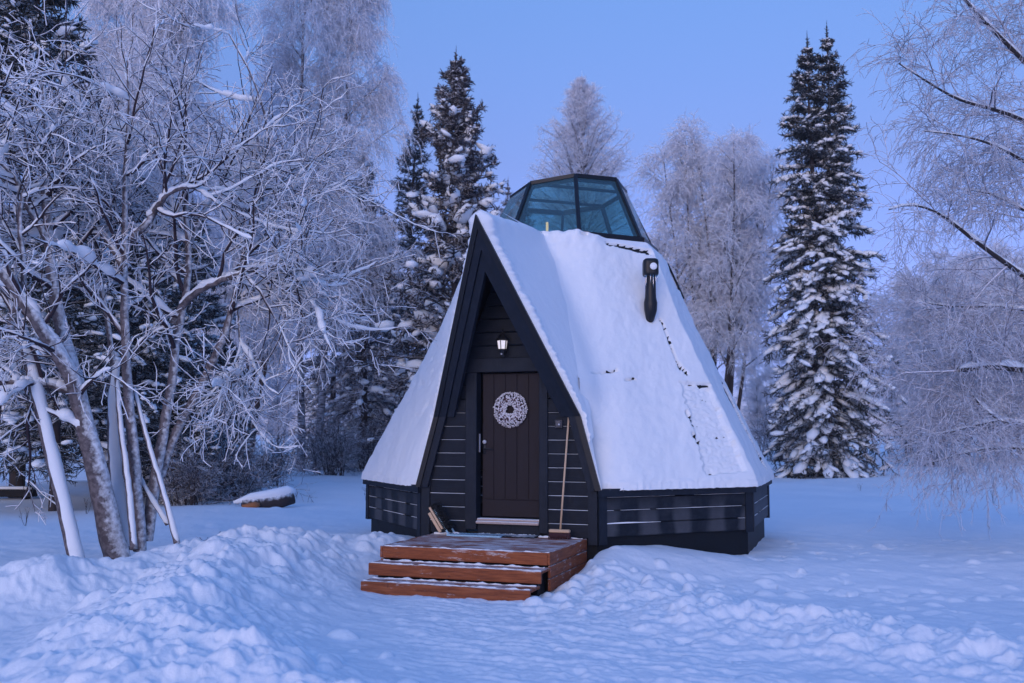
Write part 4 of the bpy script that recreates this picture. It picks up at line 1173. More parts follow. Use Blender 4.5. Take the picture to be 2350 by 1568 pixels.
def conifer(root, H, Rb, seed, whorls=46, per=6, tw=13, tl=5, droop=0.16, elev=(-12, 38), pw=0.85, needle=0.028, mat=None, snow=1.0, base=0.05, tops=((0, 0, 0),), rnd=0.28, bark=None, cl=1.0, K1=7, tip=0.35, twl=0.30, hangd=0.8):
    rng = np.random.default_rng(seed); mat = mat or M_needle
    VT, VC, SB = [], [], []
    for (ox, oy, dh) in tops:
        h = H - dh
        st = grow(np.array([[0.0, 0, 0]]), np.array([[ox / h, oy / h, 1.0]]), np.array([h]), 14, 0, 0.006, rng)
        if len(tops) > 1:   # forked leader: the second top leaves the first one part way up
            u = np.linspace(0, 1, 14)[:, None]; st[0, :, :2] = np.array([[ox, oy]]) * np.clip((u - 0.45) / 0.3, 0, 1)
        rs = taper(np.array([0.011 * H + 0.03]), np.array([0.012]), 14)
        VT.append(tubes(st, rs, 9))
        n = int(whorls * (1 if len(tops) == 1 else 0.72))
        z = base + (0.992 - base) * np.clip((np.arange(n) + rng.uniform(-.3, .3, n)) / n, 0, 1) ** 0.95
        z = np.clip(z, base, 0.992)
        z = np.repeat(z, per); N = len(z)
        az = rng.uniform(0, 2 * pi, N)
        R0 = Rb * (1 - z) ** pw * np.where(z < base + 0.08, 0.85, 1.0)
        ln = (R0 * rng.uniform(1 - rnd, 1 + rnd * 0.6, N) + 0.12 * np.clip((1 - z) * 12, 0.25, 1)) * 1.08
        el = np.radians(elev[0] + (elev[1] - elev[0]) * z ** 1.2 + rng.normal(0, 6, N))
        f = z * 13; i = np.minimum(f.astype(int), 12); w = (f - i)[:, None]
        P = st[0, i] * (1 - w) + st[0, i + 1] * w
        Dv = np.stack([np.cos(az) * np.cos(el), np.sin(az) * np.cos(el), np.sin(el)], -1)
        br = grow(P, Dv, ln, K1, droop, 0.05, rng)
        br[:, -2:, 2] += (ln * 0.03 * tip)[:, None]
        rb = taper(0.008 + 0.012 * ln, np.full(N, 0.008), K1)
        VT.append(tubes(br, rb, 3))
        ld = st[:, -1] + np.array([0, 0, 1.0]) * np.linspace(-0.5, 0.35, 4)[:, None]; VC.append(tubes(ld[None], np.array([[0.05, 0.03, 0.018, 0.005]]), 5))
        lp_, ld_, lt_, lr_ = spawn(st[:, -3:], rs[:, -3:], 90, 0.1, 1.0, 62, 10, rng)
        ll = grow(lp_, ld_, (0.10 + 0.20 * (1 - lt_)) * min(1.0, Rb / 2.5) * rng.uniform(0.7, 1.2, 90), 3, 0.5, 0.1, rng); VC.append(tubes(ll, taper(np.full(90, needle), np.full(90, needle * 0.4), 3), 4))
        # side twigs lie nearly in the plane of the bough
        p, d, t, r = spawn(br, rb, tw, 0.12, 1.0, 52, 10, rng, 0.75)
        lb = np.repeat(ln, tw)
        l2 = (twl * lb * (1.05 - 0.75 * t) + np.minimum(0.10, lb * 0.3)) * rng.uniform(0.6, 1.2, len(t))
        s2 = grow(p, d, l2, 4, hangd, 0.08, rng); r2 = taper(np.full(len(p), needle), np.full(len(p), needle * 0.45), 4)
        VC.append(tubes(s2, r2, 4))
        if tl:
            p, d, t, r = spawn(s2, r2, tl, 0.15, 1.0, 48, 10, rng, 0.4)
            l3 = rng.uniform(0.10, 0.26, len(p)) * (0.5 + 0.25 * min(Rb, 3)) * np.clip(np.repeat(lb, tl) / 0.8, 0.25, 1)
            s3 = grow(p, d, l3, 3, 1.6, 0.08, rng); VC.append(tubes(s3, taper(np.full(len(p), needle * 0.8), np.full(len(p), needle * 0.3), 3), 3))
        # leader and bough tips
        VC.append(tubes(br[:, K1 // 2:], taper(np.full(N, needle * 1.1), np.full(N, needle * 0.4), K1 - K1 // 2), 4))
        if snow:
            for tt, sc, pr in ((0.42, 0.8, 0.4), (0.55, 0.9, 0.5), (0.66, 0.8, 0.5), (0.78, 0.75, 0.62), (0.9, 0.6, 0.62)):
                k = rng.random(N) < pr * snow
                f = (tt + rng.uniform(-.06, .06, N)) * (K1 - 1); i = np.minimum(f.astype(int), K1 - 2); w = (f - i)[:, None]; ar = np.arange(N)
                C = br[ar, i] * (1 - w) + br[ar, i + 1] * w; T = nrm(br[ar, i + 1] - br[ar, i])
                s = np.clip(lb[::tw] * 0.15, 0.085, 0.30) * sc * cl * rng.uniform(0.55, 1.45, N)
                if tt == 0.42 and Rb > 2.9:     # small loads on the side twigs as well
                    q = rng.random(len(s2)) < 0.16 * snow * (1 + 1.6 * np.repeat(z, tw)); c2 = s2[q, 1] * 0.5 + s2[q, 2] * 0.5; z2 = np.clip(np.repeat(ln, tw)[q] * 0.075, 0.045, 0.15) * cl * rng.uniform(0.6, 1.5, q.sum()); dv2 = s2[q, 2] - s2[q, 1]
                    SB.append((c2 + np.array([0, 0, 1.0]) * (z2 * 0.4 + 0.015)[:, None], np.stack([z2 * 1.3, z2 * 0.8, z2 * 0.5], -1), np.arctan2(dv2[:, 1], dv2[:, 0]), dv2[:, 2] / np.maximum(np.hypot(dv2[:, 0], dv2[:, 1]), .05)))
                SB.append((C[k] + np.array([0, 0, 1.0]) * (s[k] * 0.30 + 0.02)[:, None], np.stack([s * 1.2, s * 0.8, s * (0.42 if cl < 1.5 else 0.62)], -1)[k], az[k], (T[k, 2] / np.maximum(np.hypot(T[k, 0], T[k, 1]), .2))))
    v, f = cat(VT); mk('trunk', v, f, bark or M_dark_bark, root, True)
    v, f = cat(VC); mk('crown', v, f, mat, root, True)
    if snow:
        C, S, A, TV = (np.concatenate([b[k] for b in SB]) for k in range(4))
        v, f = blobs(C, S, rng, 0.2, np.clip(TV, -0.55, 0.45), cl > 1.5, A)
        mk('snow_load', v, None, M_snow, root, True, f)['kind'] = 'stuff'

def snow_caps(paths, rad, rng, k=1.15, lift=0.55, add=0.010, seed=0, gaps=0.0):
    """snow lying along the upper side of leaning limbs, in uneven runs"""
    N, K, _ = paths.shape; M = (K - 1) * 3 + 1
    u = np.linspace(0, K - 1, M); i0 = np.minimum(u.astype(int), K - 2); f = (u - i0)
    P0 = paths[:, i0] * (1 - f)[None, :, None] + paths[:, i0 + 1] * f[None, :, None]; r0 = rad[:, i0] * (1 - f) + rad[:, i0 + 1] * f
    T = nrm(np.gradient(P0, axis=1)); lean = np.sqrt(np.clip(1 - T[..., 2] ** 2, 0, 1))
    w = np.clip((lean - 0.35) / 0.4, 0, 1)
    arc = np.cumsum(np.linalg.norm(np.diff(P0, axis=1, prepend=P0[:, :1]), axis=2), axis=1)
    row = np.arange(N)[:, None] * 3.7 + 0 * r0
    n = 0.85 + 0.55 * noise(arc / 0.26, row, 300 + seed) + 0.35 * noise(arc / 0.09, row, 340 + seed) - gaps * np.clip(noise(arc / 0.55, row, 380 + seed), 0, 1) * 2
    n = np.clip(n, 0.0, 1.6)
    r = (r0 * k + add) * w * n + 0.001
    up = np.array([0, 0, 1.0]) - T * T[..., 2:3]
    P = P0 + nrm(up) * (r0 * lift + r * 0.30)[..., None]
    r[:, 0] *= 0.4; r[:, -1] *= 0.4
    return tubes(P, r, 7)

# ---- crooked tree with several stems, left foreground
def crooked_tree():
    rng = np.random.default_rng(77)
    bx, by = at(300, 1262, 13.9)[:2]
    root = tree_root('crooked_tree', bx, by, 'many stemmed crooked tree with snow laden branches at the left, nearest of the trees', 'tree', None, 0.0)
    b0 = np.array(root.location)
    S = [  # photo points, metres ahead (start, end), radius in m (start, end)
        ([(272, 1300), (240, 1150), (212, 1040), (185, 930), (165, 860), (128, 800), (95, 760), (60, 700), (15, 640), (-60, 560)], 13.7, 12.8, 0.175, 0.05),
        ([(186, 935), (172, 860), (150, 800), (138, 740), (118, 640), (112, 540), (100, 430), (108, 320), (96, 200)], 13.7, 13.4, 0.115, 0.02),
        ([(322, 1265), (318, 1150), (305, 1020), (292, 900), (288, 780), (282, 640), (290, 520), (282, 400), (300, 260), (292, 140)], 14.0, 13.7, 0.092, 0.016),
        ([(338, 1240), (352, 1120), (378, 980), (398, 850), (408, 740), (428, 690), (440, 610), (420, 500), (436, 400), (420, 280), (440, 180)], 14.1, 14.6, 0.088, 0.015),
        ([(345, 1180), (372, 1050), (420, 960), (466, 880), (500, 800), (528, 740), (545, 660), (560, 560), (582, 500), (598, 420), (628, 330), (600, 220), (560, 140), (525, 80)], 14.2, 14.9, 0.075, 0.010),
        ([(398, 745), (425, 690), (470, 660), (520, 640), (580, 618), (640, 606), (690, 648)], 14.4, 14.0, 0.062, 0.014),
        ([(545, 690), (600, 655), (650, 640), (690, 648), (705, 670)], 14.6, 14.3, 0.035, 0.010),
        ([(170, 905), (120, 885), (70, 878), (-10, 878)], 13.6, 13.2, 0.055, 0.04),
        ([(286, 560), (320, 535), (352, 490), (382, 445), (440, 425), (500, 470)], 13.9, 13.4, 0.058, 0.014),
        ([(285, 620), (240, 545), (200, 500), (150, 480)], 13.9, 14.6, 0.048, 0.015),
        ([(112, 560), (60, 470), (30, 400), (-20, 360)], 13.5, 13.0, 0.05, 0.016),
        ([(435, 560), (470, 480), (500, 440), (520, 380), (560, 330)], 14.5, 15.2, 0.04, 0.012),
        ([(560, 590), (610, 540), (660, 460), (690, 400)], 14.8, 15.0, 0.03, 0.009),
        ([(270, 1000), (262, 900), (252, 760), (232, 660), (215, 520), (222, 380), (205, 260)], 14.4, 14.9, 0.05, 0.012),
        ([(545, 700), (552, 790), (556, 850), (550, 900)], 14.6, 14.4, 0.02, 0.012),
        ([(20, 760), (60, 640), (40, 500), (70, 380), (50, 260)], 13.2, 13.0, 0.045, 0.012),
        ([(430, 670), (380, 610), (345, 560), (360, 480), (330, 400)], 14.4, 14.9, 0.035, 0.011),
    ]
    K = 26; paths, rads = [], []
    for pts, y0, y1, ra, rb in S:
        n = len(pts); P = [at(px, py, y0 + (y1 - y0) * k / (n - 1) + (rng.normal(0, 0.07) if k else 0)) - b0 for k, (px, py) in enumerate(pts)]
        paths.append(smooth_path(P, K)); rads.append(np.linspace(ra, rb, K))
    st, rs = np.array(paths), np.array(rads)
    st = st + rng.normal(0, 0.006, st.shape)
    # limbs, branches, twigs
    p, d, t, r = spawn(st, rs, 11, 0.34, 1.0, 50, 14, rng)
    hi = p[:, 2] > 1.7
    p, d, t, r = p[hi], d[hi], t[hi], r[hi]
    l1 = grow(p, d, rng.uniform(0.7, 2.1, len(p)), 10, 0.03, 0.13, rng, 0.12); r1 = taper(np.minimum(r * 0.66, 0.036), np.full(len(p), 0.009), 10)
    p, d, t, r = spawn(l1, r1, 7, 0.12, 1.0, 48, 14, rng)
    l2 = grow(p, d, rng.uniform(0.3, 0.95, len(p)), 7, 0.05, 0.13, rng, 0.08); r2 = taper(np.minimum(r * 0.75, 0.012), np.full(len(p), 0.005), 7)
    p, d, t, r = spawn(l2, r2, 3, 0.1, 1.0, 45, 14, rng)
    l3 = grow(p, d, rng.uniform(0.14, 0.5, len(p)), 5, 0.1, 0.12, rng); r3 = taper(np.full(len(p), 0.0092), np.full(len(p), 0.0066), 5)
    p, d, t, r = spawn(l3, r3, 2, 0.2, 1.0, 45, 14, rng)
    l4 = grow(p, d, rng.uniform(0.05, 0.2, len(p)), 3, 0.3, 0.12, rng); r4 = taper(np.full(len(p), 0.0082), np.full(len(p), 0.0058), 3)
    big = rs[:, 0] > 0.11
    v, f = cat([tubes(st, rs, 12)]); mk('trunk', v, f, M_crook_bark, root, True)
    v, f = cat([tubes(l1, r1, 6), tubes(l2, r2, 4)]); mk('branches', v, f, M_crook_twig, root, True)
    v, f = cat([tubes(l3, r3, 3), tubes(l4, r4, 3)]); mk('twigs', v, f, M_hoar, root, True)
    # lying snow: along limbs, and pillows in the forks
    v, f = cat([snow_caps(st, rs, rng, 0.95, 0.6, 0.016, 1, 0.3), snow_caps(l1, r1, rng, 0.8, 0.6, 0.016, 2, 0.5), snow_caps(l2[::2], r2[::2], rng, 0.6, 0.6, 0.007, 3, 0.6)])
    mk('snow_load', v, f, M_snow, root, True)['kind'] = 'stuff'
    # longer cushions bridging forks: short fat runs of snow along stretches of the limbs
    src = np.concatenate([l1[:, 0:5], l1[:, 3:8], st[9:13, 8:13], st[5:9, 10:15], st[5:9, 16:21]]); src = src[rng.choice(len(src), 250, replace=False)]
    T = nrm(src[:, -1] - src[:, 0]); src = src[np.abs(T[:, 2]) < 0.75]
    u = np.linspace(0, 1, 13); pth = np.stack([np.stack([np.interp(u * 4, np.arange(5), c[:, k]) for k in range(3)], -1) for c in src])
    R0 = 0.025 + rng.random(len(src)) ** 2.4 * 0.07
    rad = R0[:, None] * np.clip(1 - (2 * u[None] - 1) ** 4, 0.02, 1) ** 0.5 * (0.8 + 0.6 * noise(u[None] * 3.1 + 0 * R0[:, None], np.arange(len(src))[:, None] * 2.3 + 0 * u[None], 55))
    pth[..., 2] += rad * 0.65
    v, f = tubes(pth, rad, 9); mk('snow_cushions', v, f, M_snow, root, True)['kind'] = 'stuff'
crooked_tree()

# ---- cut poles leaning against it
def pole(name, pts, y0, y1, ra, rb, label, group, sn=1.1):
    n = len(pts); P = [at(px, py, y0 + (y1 - y0) * k / (n - 1)) for k, (px, py) in enumerate(pts)]
    root = tag(empty(name, P[0]), label, 'pole', group)
    Q = smooth_path(np.array(P) - P[0], 24); r = np.linspace(ra, rb, 24)
    rng = np.random.default_rng(int(pts[0][0])); Q = Q + rng.normal(0, 0.003, Q.shape)
    m = MB(); m.tube(Q, r, 12); m.build('wood', M_crook_bark, root, True)
    # snow plastered on the upper, right-hand side
    off = np.array([0.45, -0.60, 0.45]); off /= np.linalg.norm(off)
    nn = np.clip(0.92 + 0.22 * noise(np.arange(24) / 4.2, np.full(24, pts[0][0] * .1), 8) + 0.08 * noise(np.arange(24) / 1.3, np.full(24, pts[0][0] * .3), 9), 0.5, 1.3)
    rr = r * sn * nn * 0.92; rr[0] *= .5; rr[-1] *= .6
    m = MB(); m.tube(Q + off * (r * 0.45)[:, None], rr, 12); m.build('snow', M_snow, root, True)
pole('leaning_pole', [(182, 1310), (150, 1170), (105, 985), (62, 800), (18, 662)], 13.2, 13.5, 0.105, 0.075, 'thick snow plastered pole leaning at the far left of the crooked tree', 'poles leaning at the crooked tree', 1.0)
pole('leaning_pole', [(308, 1262), (296, 1120), (278, 990), (268, 870)], 13.5, 13.9, 0.05, 0.035, 'thin snowy pole upright among the crooked tree stems', 'poles leaning at the crooked tree', 0.95)
pole('leaning_pole', [(408, 1250), (372, 1120), (335, 1000), (308, 892)], 13.6, 14.1, 0.045, 0.03, 'thin snowy pole leaning right of the crooked tree, its foot farthest right', 'poles leaning at the crooked tree', 0.95)
pole('leaning_pole', [(386, 1205), (352, 1150), (325, 1105), (290, 1050)], 13.9, 14.2, 0.035, 0.03, 'short snowy pole slanting low across the crooked tree stems', 'poles leaning at the crooked tree', 1.2)
pole('leaning_pole', [(292, 1262), (276, 1180), (262, 1060), (258, 900), (268, 830)], 13.95, 14.3, 0.11, 0.06, 'snow covered broken stump standing behind the thin upright pole', 'poles leaning at the crooked tree', 1.1)

# ---- weeping birch at the right edge, its trunk outside the picture
def right_birch():
    rng = np.random.default_rng(31)
    bx, by = 10.1, 16.5
    root = tree_root('weeping_birch', bx, by, 'weeping birch hanging into the picture from the right edge, bare thin twigs', 'tree')
    b0 = np.array(root.location)
    trunk = smooth_path([(0, 0, 0), (0.1, 0, 3), (-0.1, 0.2, 7), (0.1, 0.1, 11), (0, 0, 15)], 20)[None]; rt = taper(np.array([0.26]), np.array([0.06]), 20)
    S = [([(2520, 330), (2400, 190), (2300, 90), (2230, 20), (2160, -70)], 16.4, 15.2, 0.075, 0.02),
         ([(2520, 420), (2400, 300), (2300, 252), (2200, 232), (2120, 182), (2062, 145)], 16.4, 15.0, 0.065, 0.012),
         ([(2530, 520), (2400, 400), (2320, 350), (2260, 322), (2180, 305), (2120, 300)], 16.5, 15.6, 0.055, 0.012),
         ([(2530, 800), (2400, 668), (2335, 622), (2290, 590), (2220, 540), (2160, 486), (2085, 458), (2040, 480)], 16.5, 14.8, 0.085, 0.012),
         ([(2560, 900), (2420, 870), (2350, 845), (2270, 838), (2200, 848)], 16.5, 14.6, 0.10, 0.05),
         ([(2560, 1010), (2420, 985), (2330, 968), (2270, 962), (2210, 985), (2150, 995)], 16.5, 14.8, 0.075, 0.014),
         ([(2560, 1060), (2420, 1040), (2330, 1024), (2240, 1030), (2140, 1060)], 16.5, 15.0, 0.06, 0.012),
         ([(2540, 180), (2430, 60), (2350, -40), (2300, -120)], 16.5, 16.0, 0.06, 0.02),
         ([(2500, 760), (2400, 720), (2300, 700), (2200, 705), (2100, 690)], 16.6, 16.2, 0.05, 0.012),
         ([(2500, 560), (2420, 520), (2330, 470), (2270, 440), (2200, 432)], 16.6, 17.2, 0.05, 0.012),
         ([(2300, 968), (2250, 930), (2210, 880), (2200, 840)], 15.3, 15.0, 0.03, 0.012),
         ([(2500, 940), (2400, 800), (2340, 790), (2240, 790), (2160, 800), (2080, 812)], 16.4, 15.8, 0.045, 0.010)]
    K = 20; paths, rads = [], []
    for pts, y0, y1, ra, rb in S:
        n = len(pts); P = [at(px, py, y0 + (y1 - y0) * k / (n - 1) + rng.normal(0, 0.06)) - b0 for k, (px, py) in enumerate(pts)]
        paths.append(smooth_path(P, K)); rads.append(np.linspace(ra, rb, K) * 0.8)
    st, rs = np.array(paths), np.array(rads)
    p, d, t, r = spawn(st, rs, 12, 0.12, 1.0, 42, 12, rng)
    l1 = grow(p, d, rng.uniform(0.4, 1.45, len(p)) * (1.25 - 0.5 * t), 9, 0.24, 0.11, rng); r1 = taper(np.minimum(r * 0.55, 0.02), np.full(len(p), 0.006), 9)
    p, d, t, r = spawn(l1, r1, 7, 0.1, 1.0, 44, 14, rng)
    l2 = grow(p, d, rng.uniform(0.3, 0.9, len(p)), 7, 1.0, 0.12, rng); r2 = taper(np.minimum(r * 0.7, 0.008), np.full(len(p), 0.0042), 7)
    p, d, t, r = spawn(l2, r2, 5, 0.1, 1.0, 40, 15, rng)
    l3 = grow(p, d, rng.uniform(0.2, 0.72, len(p)), 6, 2.6, 0.13, rng); r3 = taper(np.full(len(p), 0.0046), np.full(len(p), 0.0032), 6)
    p, d, t, r = spawn(l3, r3, 3, 0.2, 1.0, 40, 15, rng)
    l4 = grow(p, d, rng.uniform(0.06, 0.2, len(p)), 3, 1.5, 0.1, rng); r4 = taper(np.full(len(p), 0.0042), np.full(len(p), 0.003), 3)
    v, f = cat([tubes(trunk, rt, 12), tubes(st, rs, 9)]); mk('trunk', v, f, M_dark_bark, root, True)
    v, f = cat([tubes(l1, r1, 5), tubes(l2, r2, 3), tubes(l3, r3, 3), tubes(l4, r4, 3)]); mk('crown', v, f, M_birch_twig_dark, root, True)
    v, f = cat([snow_caps(st, rs, rng, 1.0, 0.6, 0.010, 5, 0.6)]); mk('snow_load', v, f, M_snow, root, True)
right_birch()

# ---- conifers
def plant(px, Y): p = at(px, 1000, Y); return p[0], p[1]
x, y = plant(1902, 41.0)
r = tree_root('spruce_tree', x, y, 'tall narrow twin topped spruce with snow on its boughs, right of the hut', 'tree')
conifer(r, 19.1, 3.05, 11, 58, 6, 14, 5, 0.24, (-26, 30), 0.88, 0.030, snow=1.15, base=0.02, tops=((-0.46, 0, 0.5), (0.42, 0.1, 0)), rnd=0.42, cl=1.05)
x, y = plant(1040, 40.0)
r = tree_root('pine_tree', x, y, 'bushy conifer with big clumps of snow behind the pointed porch', 'tree')
conifer(r, 17.6, 3.4, 12, 40, 7, 16, 6, 0.07, (2, 46), 0.80, 0.040, M_pine_needle, 0.46, base=0.06, rnd=0.5, cl=1.5, twl=0.34, hangd=0.35)
def spruce_at(px, Y, H, Rb, seed, label, mat=None, snow=0.5, group=None, **kw):
    x, y = plant(px, Y); r = tree_root('spruce_tree', x, y, label, 'tree', group); conifer(r, H, Rb, seed, mat=mat, snow=snow, **kw); return r
dk = spruce_at(928, 50, 19.0, 2.6, 13, 'slim dark spruce left of the bushy conifer, its tip above the birch twigs', None, 0.5, whorls=44, tw=11, tl=4)
dk2 = spruce_at(835, 47, 15.6, 3.0, 14, 'dark spruce behind the hanging birch twigs, left of the hut', M_needle_frost, 0.45, whorls=38, tw=12, tl=4, hangd=1.2)
x, y = plant(762, 52); copy_tree(dk2, x, y, 2.0, 0.95, 'dark spruce directly right of the twin birch trunks')
x, y = plant(985, 52); copy_tree(dk2, x, y, 4.0, 0.9, 'dark frosted spruce low beside the left roof slope of the hut')
x, y = plant(885, 55); copy_tree(dk2, x, y, 1.2, 0.92, 'dark frosted spruce at the far side of the gap left of the roof')
big = spruce_at(45, 27, 16.5, 4.4, 15, 'big dark spruce in the top left corner behind the crooked tree', None, 0.55, whorls=40, tw=15, tl=6, droop=0.14, elev=(-8, 35), base=0.15, needle=0.03, cl=1.1)
x, y = plant(215, 33); copy_tree(big, x, y, 2.3, 0.62, 'dark spruce behind the left stems of the crooked tree')
x, y = plant(345, 37); copy_tree(dk2, x, y, 0.7, 0.72, 'frosted spruce behind the middle of the crooked tree')
x, y = plant(300, 25); copy_tree(big, x, y, 3.3, 0.52, 'dark spruce close behind the crooked tree, between its middle stems')
x, y = plant(130, 23); copy_tree(big, x, y, 5.2, 0.56, 'dark spruce close behind the crooked tree, above the plank bench')
x, y = plant(430, 31); copy_tree(big, x, y, 1.4, 0.56, 'dark spruce behind the right stems of the crooked tree')
sm = spruce_at(1166, 72, 20.4, 2.6, 16, 'distant spruce top left of the glass top', M_needle_frost, 0.35, 'distant spruce tops', whorls=34, tw=9, tl=3)
x, y = plant(1222, 74); copy_tree(sm, x, y, 1.0, 0.98, 'distant spruce top nearest the glass top')
x, y = plant(1110, 70); copy_tree(sm, x, y, 3.0, 0.86, 'distant spruce top partly behind the bushy conifer')
x, y = plant(1085, 62); copy_tree(dk2, x, y, 5.0, 0.98, 'frosted spruce behind the tip of the porch')
for px, Y, rz, sc, lb in ((440, 25.5, 0.4, 0.28, 'low dark spruce under the crooked tree, left of the log'), (520, 28.5, 2.4, 0.34, 'low dark spruce with drooping boughs above the log'), (390, 27.5, 4.4, 0.40, 'low dark spruce just behind the crooked tree stems')):
    x, y = plant(px, Y); copy_tree(big, x, y, rz, sc, lb, 'low spruces left of the hut', 1.1)

# larch-like frosted cone behind the glass top
x, y = plant(1345, 56)
r = tree_root('larch_tree', x, y, 'pale frosted bare larch standing behind the glass top', 'tree')
conifer(r, 22.2, 8.0, 17, 46, 6, 17, 6, 0.0, (10, 50), 0.82, 0.0115, M_birch_twig, 0, base=0.55, rnd=0.35, twl=0.34, hangd=0.1, bark=M_birch_bark)

# ---- birches
x, y = plant(708, 45)
r = tree_root('birch_tree', x, y, 'tall twin stemmed frosted birch left of the hut with hanging twigs', 'tree')
weeping_birch(r, 25.5, [(-0.3, 0, 0.0, 0, 1.0), (0.35, 0.1, 0.06, 0.02, 0.96)], 41, 46, 0.165, 9, 5, base=0.2, hang=1.15, r0=0.2, l2=13)
x, y = plant(322, 37)
r2b = tree_root('birch_tree', x, y, 'frosted birch behind the crooked tree, its crown high at the left', 'tree')
weeping_birch(r2b, 24, [(0, 0, 0.03, 0, 1.0), (0.3, 0.2, -0.08, 0.0, 0.92)], 42, 44, 0.135, 9, 5, base=0.3, hang=1.2, r0=0.19, l2=13)
x, y = plant(1645, 49)
r3b = tree_root('birch_tree', x, y, 'round topped pale frosted birch with several stems, right behind the hut', 'tree')
weeping_birch(r3b, 16.6, [(-0.5, 0, -0.16, 0, 0.92), (-0.2, 0.2, -0.09, 0.05, 0.98), (-0.05, 0, -0.02, -0.06, 1.0), (0.2, -0.1, 0.05, 0.04, 1.0), (0.4, -0.1, 0.11, -0.03, 0.97), (0.6, 0.1, 0.17, 0.05, 0.92), (0, 0.3, 0.0, 0.12, 0.97), (0.1, -0.3, 0.02, -0.12, 0.95)], 43, 27, 0.16, 7, 4, base=0.30, hang=0.95, r0=0.13, l2=9, mat_b=M_dark_bark)
x, y = plant(560, 58); copy_tree(r3b, x, y, 1.0, 1.12, 'pale frosted birch far behind, in the gap left of the tall twin birch')
far = tree_root('frosted_tree', *plant(2170, 66), 'hazy frosted tree in the far row at the right, directly right of the spruce', 'tree', 'frosted trees far at the right')
weeping_birch(far, 13.5, [(0, 0, 0, 0, 1.0), (0.4, 0.2, 0.14, 0, 0.9), (-0.4, 0.1, -0.15, 0, 0.9), (0, 0, 0.04, 0.1, 0.95)], 44, 24, 0.2, 7, 4, base=0.12, hang=0.8, r0=0.1, l2=8, rt=0.016)
for k, (px, Y, rz, sc, lb) in enumerate(((2260, 60, 1.0, 0.92, 'hazy frosted tree of the far row below the lowest birch limb'), (2340, 63, 2.0, 1.0, 'hazy frosted tree of the far row at the right edge'), (2090, 76, 3.1, 1.0, 'farthest hazy frosted tree, half hidden by the spruce'), (2215, 74, 4.0, 1.08, 'hazy frosted tree rising behind the far row'), (2420, 58, 5.0, 1.0, 'hazy frosted tree just past the right edge of the far row'), (2300, 72, 0.3, 1.12, 'tall hazy frosted tree second from the right in the far row'))):
    x, y = plant(px, Y); copy_tree(far, x, y, rz, sc, lb)
for k, (px, Y, rz, sc, lb) in enumerate(((1830, 70, 1.3, 0.62, 'frosted tree low behind the round topped birch, by the spruce'), (1745, 74, 2.2, 0.55, 'low frosted tree between the roof edge and the spruce'), (1560, 78, 0.4, 0.7, 'frosted tree hidden low behind the roof ridge'), (640, 72, 2.8, 0.66, 'far frosted tree seen in the bright gap left of the twin birch'), (470, 66, 3.6, 0.8, 'far frosted tree seen through the crooked tree'), (800, 70, 5.1, 0.8, 'far frosted tree low among the dark spruces'), (250, 60, 0.9, 0.9, 'far frosted tree at the left behind the spruces'), (60, 56, 1.9, 0.95, 'far frosted tree at the left edge'))):
    x, y = plant(px, Y); copy_tree(far, x, y, rz, sc, lb, 'frosted trees far behind the hut')

# bare bushes in front of the trees
def bush(root, H, Rb, seed, n=46, mat=None):
    rng = np.random.default_rng(seed)
    P = np.c_[rng.normal(0, 0.2, n), rng.normal(0, 0.2, n), np.zeros(n)]; a = rng.uniform(0, 2 * pi, n); e = np.abs(rng.normal(0, 0.55, n))
    st = grow(P, np.stack([np.sin(e) * np.cos(a), np.sin(e) * np.sin(a), np.cos(e)], -1), H * rng.uniform(0.5, 1.05, n), 8, 0.25, 0.12, rng); rs = taper(np.full(n, 0.014), np.full(n, 0.005), 8)
    p, d, t, r = spawn(st, rs, 9, 0.2, 1, 42, 14, rng); l1 = grow(p, d, H * rng.uniform(0.1, 0.38, len(p)), 6, 0.5, 0.15, rng); r1 = taper(np.full(len(p), 0.007), np.full(len(p), 0.0045), 6)
    p, d, t, r = spawn(l1, r1, 5, 0.2, 1, 42, 14, rng); l2 = grow(p, d, rng.uniform(0.08, 0.3, len(p)), 4, 0.5, 0.15, rng)
    v, f = tubes(st, rs, 5); mk('stems', v, f, M_dark_bark, root, True)
    v, f = cat([tubes(l1, r1, 3), tubes(l2, taper(np.full(len(p), 0.006), np.full(len(p), 0.004), 4), 3)]); mk('twigs', v, f, mat or M_crook_twig, root, True)
bz = tree_root('bare_bush', *plant(535, 26), 'bare tangled bush with dark twigs beside the snowy log', 'bush')
bush(bz, 2.1, 1.5, 51)
for px, Y, rz, sc, lb in ((440, 24, 1.2, 0.8, 'bare tangled bush right of the crooked tree stems'), (760, 40, 2.2, 1.2, 'bare bush at the foot of the twin birch'), (620, 33, 3.0, 0.9, 'small bare bush in the gap left of the twin birch'), (850, 44, 4.0, 1.3, 'bare bush low left of the hut wall'), (1790, 60, 0.5, 1.6, 'bare bush far between the hut and the spruce'), (2120, 50, 1.1, 1.3, 'bare bush far right of the spruce')):
    x, y = plant(px, Y); copy_tree(bz, x, y, rz, sc, lb)

